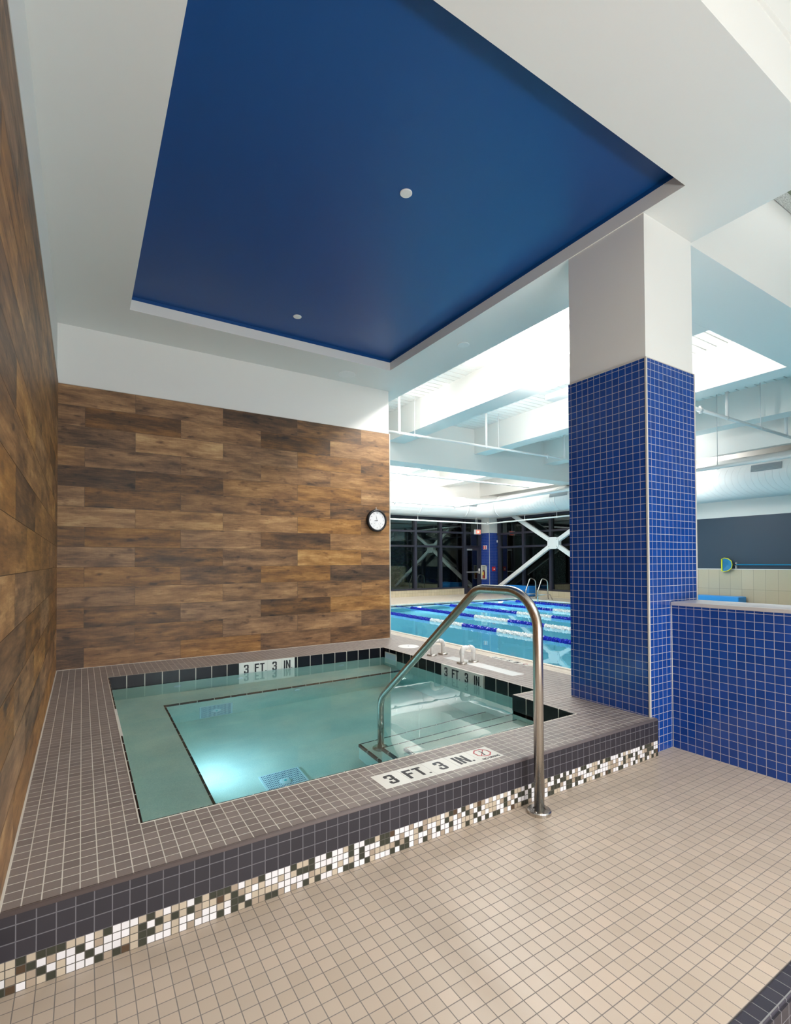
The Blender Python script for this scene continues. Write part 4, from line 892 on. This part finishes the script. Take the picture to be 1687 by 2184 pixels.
# grab rails of the pool ladder
ld = root('pool_ladder', (11.25, 3.9, C), 'pair of stainless steel grab rails at the far pool corner by the blue foam block', 'pool ladder')
for y in (3.66, 4.10):
    bm = B()
    tube(bm, fillet([(11.02, y, -0.5), (11.02, y, 0.50), (11.16, y, 0.86) if False else (11.20, y, 0.86), (11.42, y, 0.80), (11.44, y, C)], [0.06, 0.09, 0.12], 8), 0.017, 12)
    obj('grab_rail', bm, STEEL, ld)
    bm = B(); lathe(bm, (11.44, y, C), [(0.035, 0), (0.033, 0.012), (0.018, 0.014)], (0, 0, 1), 16); obj('flange', bm, STEEL, ld)
bm = B(); tube(bm, fillet([(11.03, 4.10, 0.40), (11.35, 4.02, 0.40), (11.42, 4.00, C)], 0.06, 6), 0.014, 10); tube(bm, fillet([(11.03, 3.66, 0.40), (11.36, 3.52, 0.40), (11.43, 3.50, C)], 0.06, 6), 0.014, 10)
obj('side_brace', bm, STEEL, ld)
for k in range(3):
    bm = B(); box(bm, 10.98, 11.06, 3.66, 4.10, -0.05-0.25*k-0.02, -0.05-0.25*k, 0.004); obj('tread', bm, WHITE, ld)

# ------------------------------------------------------------------ swimming pool
pool = root('swimming_pool', (7.7, 0, -0.9), 'indoor lane swimming pool with bright turquoise water', 'swimming pool')
PF = -0.95; PW = 0.205
bm = B(); T = 0.05
box(bm, PX0-T, PX1+T, -8.98, PY1+T, PF-T, PF); box(bm, PX0-T, PX0+0.001, -8.98, PY1, PF, C-0.05); box(bm, PX1-0.001, PX1+T, -8.98, PY1, PF, C-0.05); box(bm, PX0, PX1, PY1-0.001, PY1+T, PF, C-0.05); box(bm, PX0, PX1, -8.99, -8.96, PF, C-0.02)
obj('basin', bm, POOLPLASTER, pool)
bm = B(); box(bm, PX0-0.01, PX1+0.01, -8.97, PY1+0.01, PF-0.01, PW); obj('water', bm, POOLWATER, pool)
bm = B()
box(bm, PX0-0.002, PX0+0.006, -8.97, PY1, PW-0.12, PW+0.010); box(bm, PX1-0.006, PX1+0.002, -8.97, PY1, PW-0.12, PW+0.010); box(bm, PX0, PX1, PY1-0.006, PY1+0.002, PW-0.12, PW+0.010)
obj('waterline_tile_band', bm, mat('dark_waterline', (0.01, 0.03, 0.06, 1), 0.25), pool)
bm = B(); lathe(bm, (9.1, PY1-0.01, -0.25), [(0.13, 0), (0.13, 0.02), (0.10, 0.03)], (0, -1, 0), 28); pl2 = obj('underwater_lamp', bm, mat('pool_lamp_ring', (0.7, 0.7, 0.7, 1), 0.3, 0.7), pool)
bm = B(); lathe(bm, (9.1, PY1-0.041, -0.25), [(0.09, 0), (0.085, 0.004)], (0, -1, 0), 28); obj('lens', bm, mat('pool_lens', (0.8, 0.9, 1, 1), 0.3, emit=(0.85, 0.96, 1, 1), es=14), pl2)

# lane ropes: discs of blue and white floats on a cable
FB = mat('blue_float', (0.008, 0.02, 0.42, 1), 0.3); FW = mat('white_float', (0.82, 0.82, 0.80, 1), 0.35)
def float_band(ya, yb, white):
    bm = B(); n_ = max(1, int(round((ya-yb)/0.075))); p = (ya-yb)/n_; seg = 12
    for k in range(n_):
        y = ya-k*p; rings = []
        prof = [(0.014, 0.0), (0.041, 0.10), (0.041, 0.38), (0.020, 0.50), (0.020, 0.62), (0.036, 0.70), (0.036, 0.84), (0.014, 0.97)]
        for rr, t_ in prof:
            rings.append([bm.verts.new((rr*(1+0.22*(j % 2))*math.cos(2*math.pi*j/seg+k*0.4), y-p*t_*0.96, rr*(1+0.22*(j % 2))*math.sin(2*math.pi*j/seg+k*0.4))) for j in range(seg)])
        for i in range(len(rings)-1):
            for j in range(seg): bm.faces.new((rings[i][j], rings[i][(j+1) % seg], rings[i+1][(j+1) % seg], rings[i+1][j]))
    return bm
edges = [3.95, 1.65, 0.71, -0.15, -1.09, -2.0, -2.92, -3.84, -4.76, -5.68, -6.6, -8.9]
LANES = [(5.865, 'lane rope of blue and white floats nearest the tub deck'), (6.965, 'second lane rope of blue and white floats out from the tub deck'), (8.16, 'third lane rope out from the tub deck, at the middle of the pool'),
         (9.30, 'fourth lane rope out from the tub deck, next to the farthest one'), (10.48, 'farthest lane rope of blue and white floats, closest to the ladder')]
def make_rope():
    t = root('lane_rope', (LANES[0][0], 0, 0), LANES[0][1], 'lane rope', 'lane ropes across the pool')
    t.location = (0, 0, 0)
    bm = B(); cyl(bm, (0, PY1, 0), (0, -8.95, 0), 0.008, 8); obj('cable', bm, FB, t)
    for i in range(len(edges)-1):
        white = i % 2 == 1; obj('float_band', float_band(edges[i], edges[i+1], white), FW if white else FB, t, 'white floats' if white else 'blue floats')
    return t
rope = make_rope(); kids = list(rope.children)
for i, (x, lab) in enumerate(LANES):
    if i == 0: o = rope
    else:
        o = rope.copy(); COL.objects.link(o)
        for ch in kids:
            c_ = ch.copy(); COL.objects.link(c_); c_.parent = o
    o.location = (x, 0, PW+0.012); o['label'] = lab
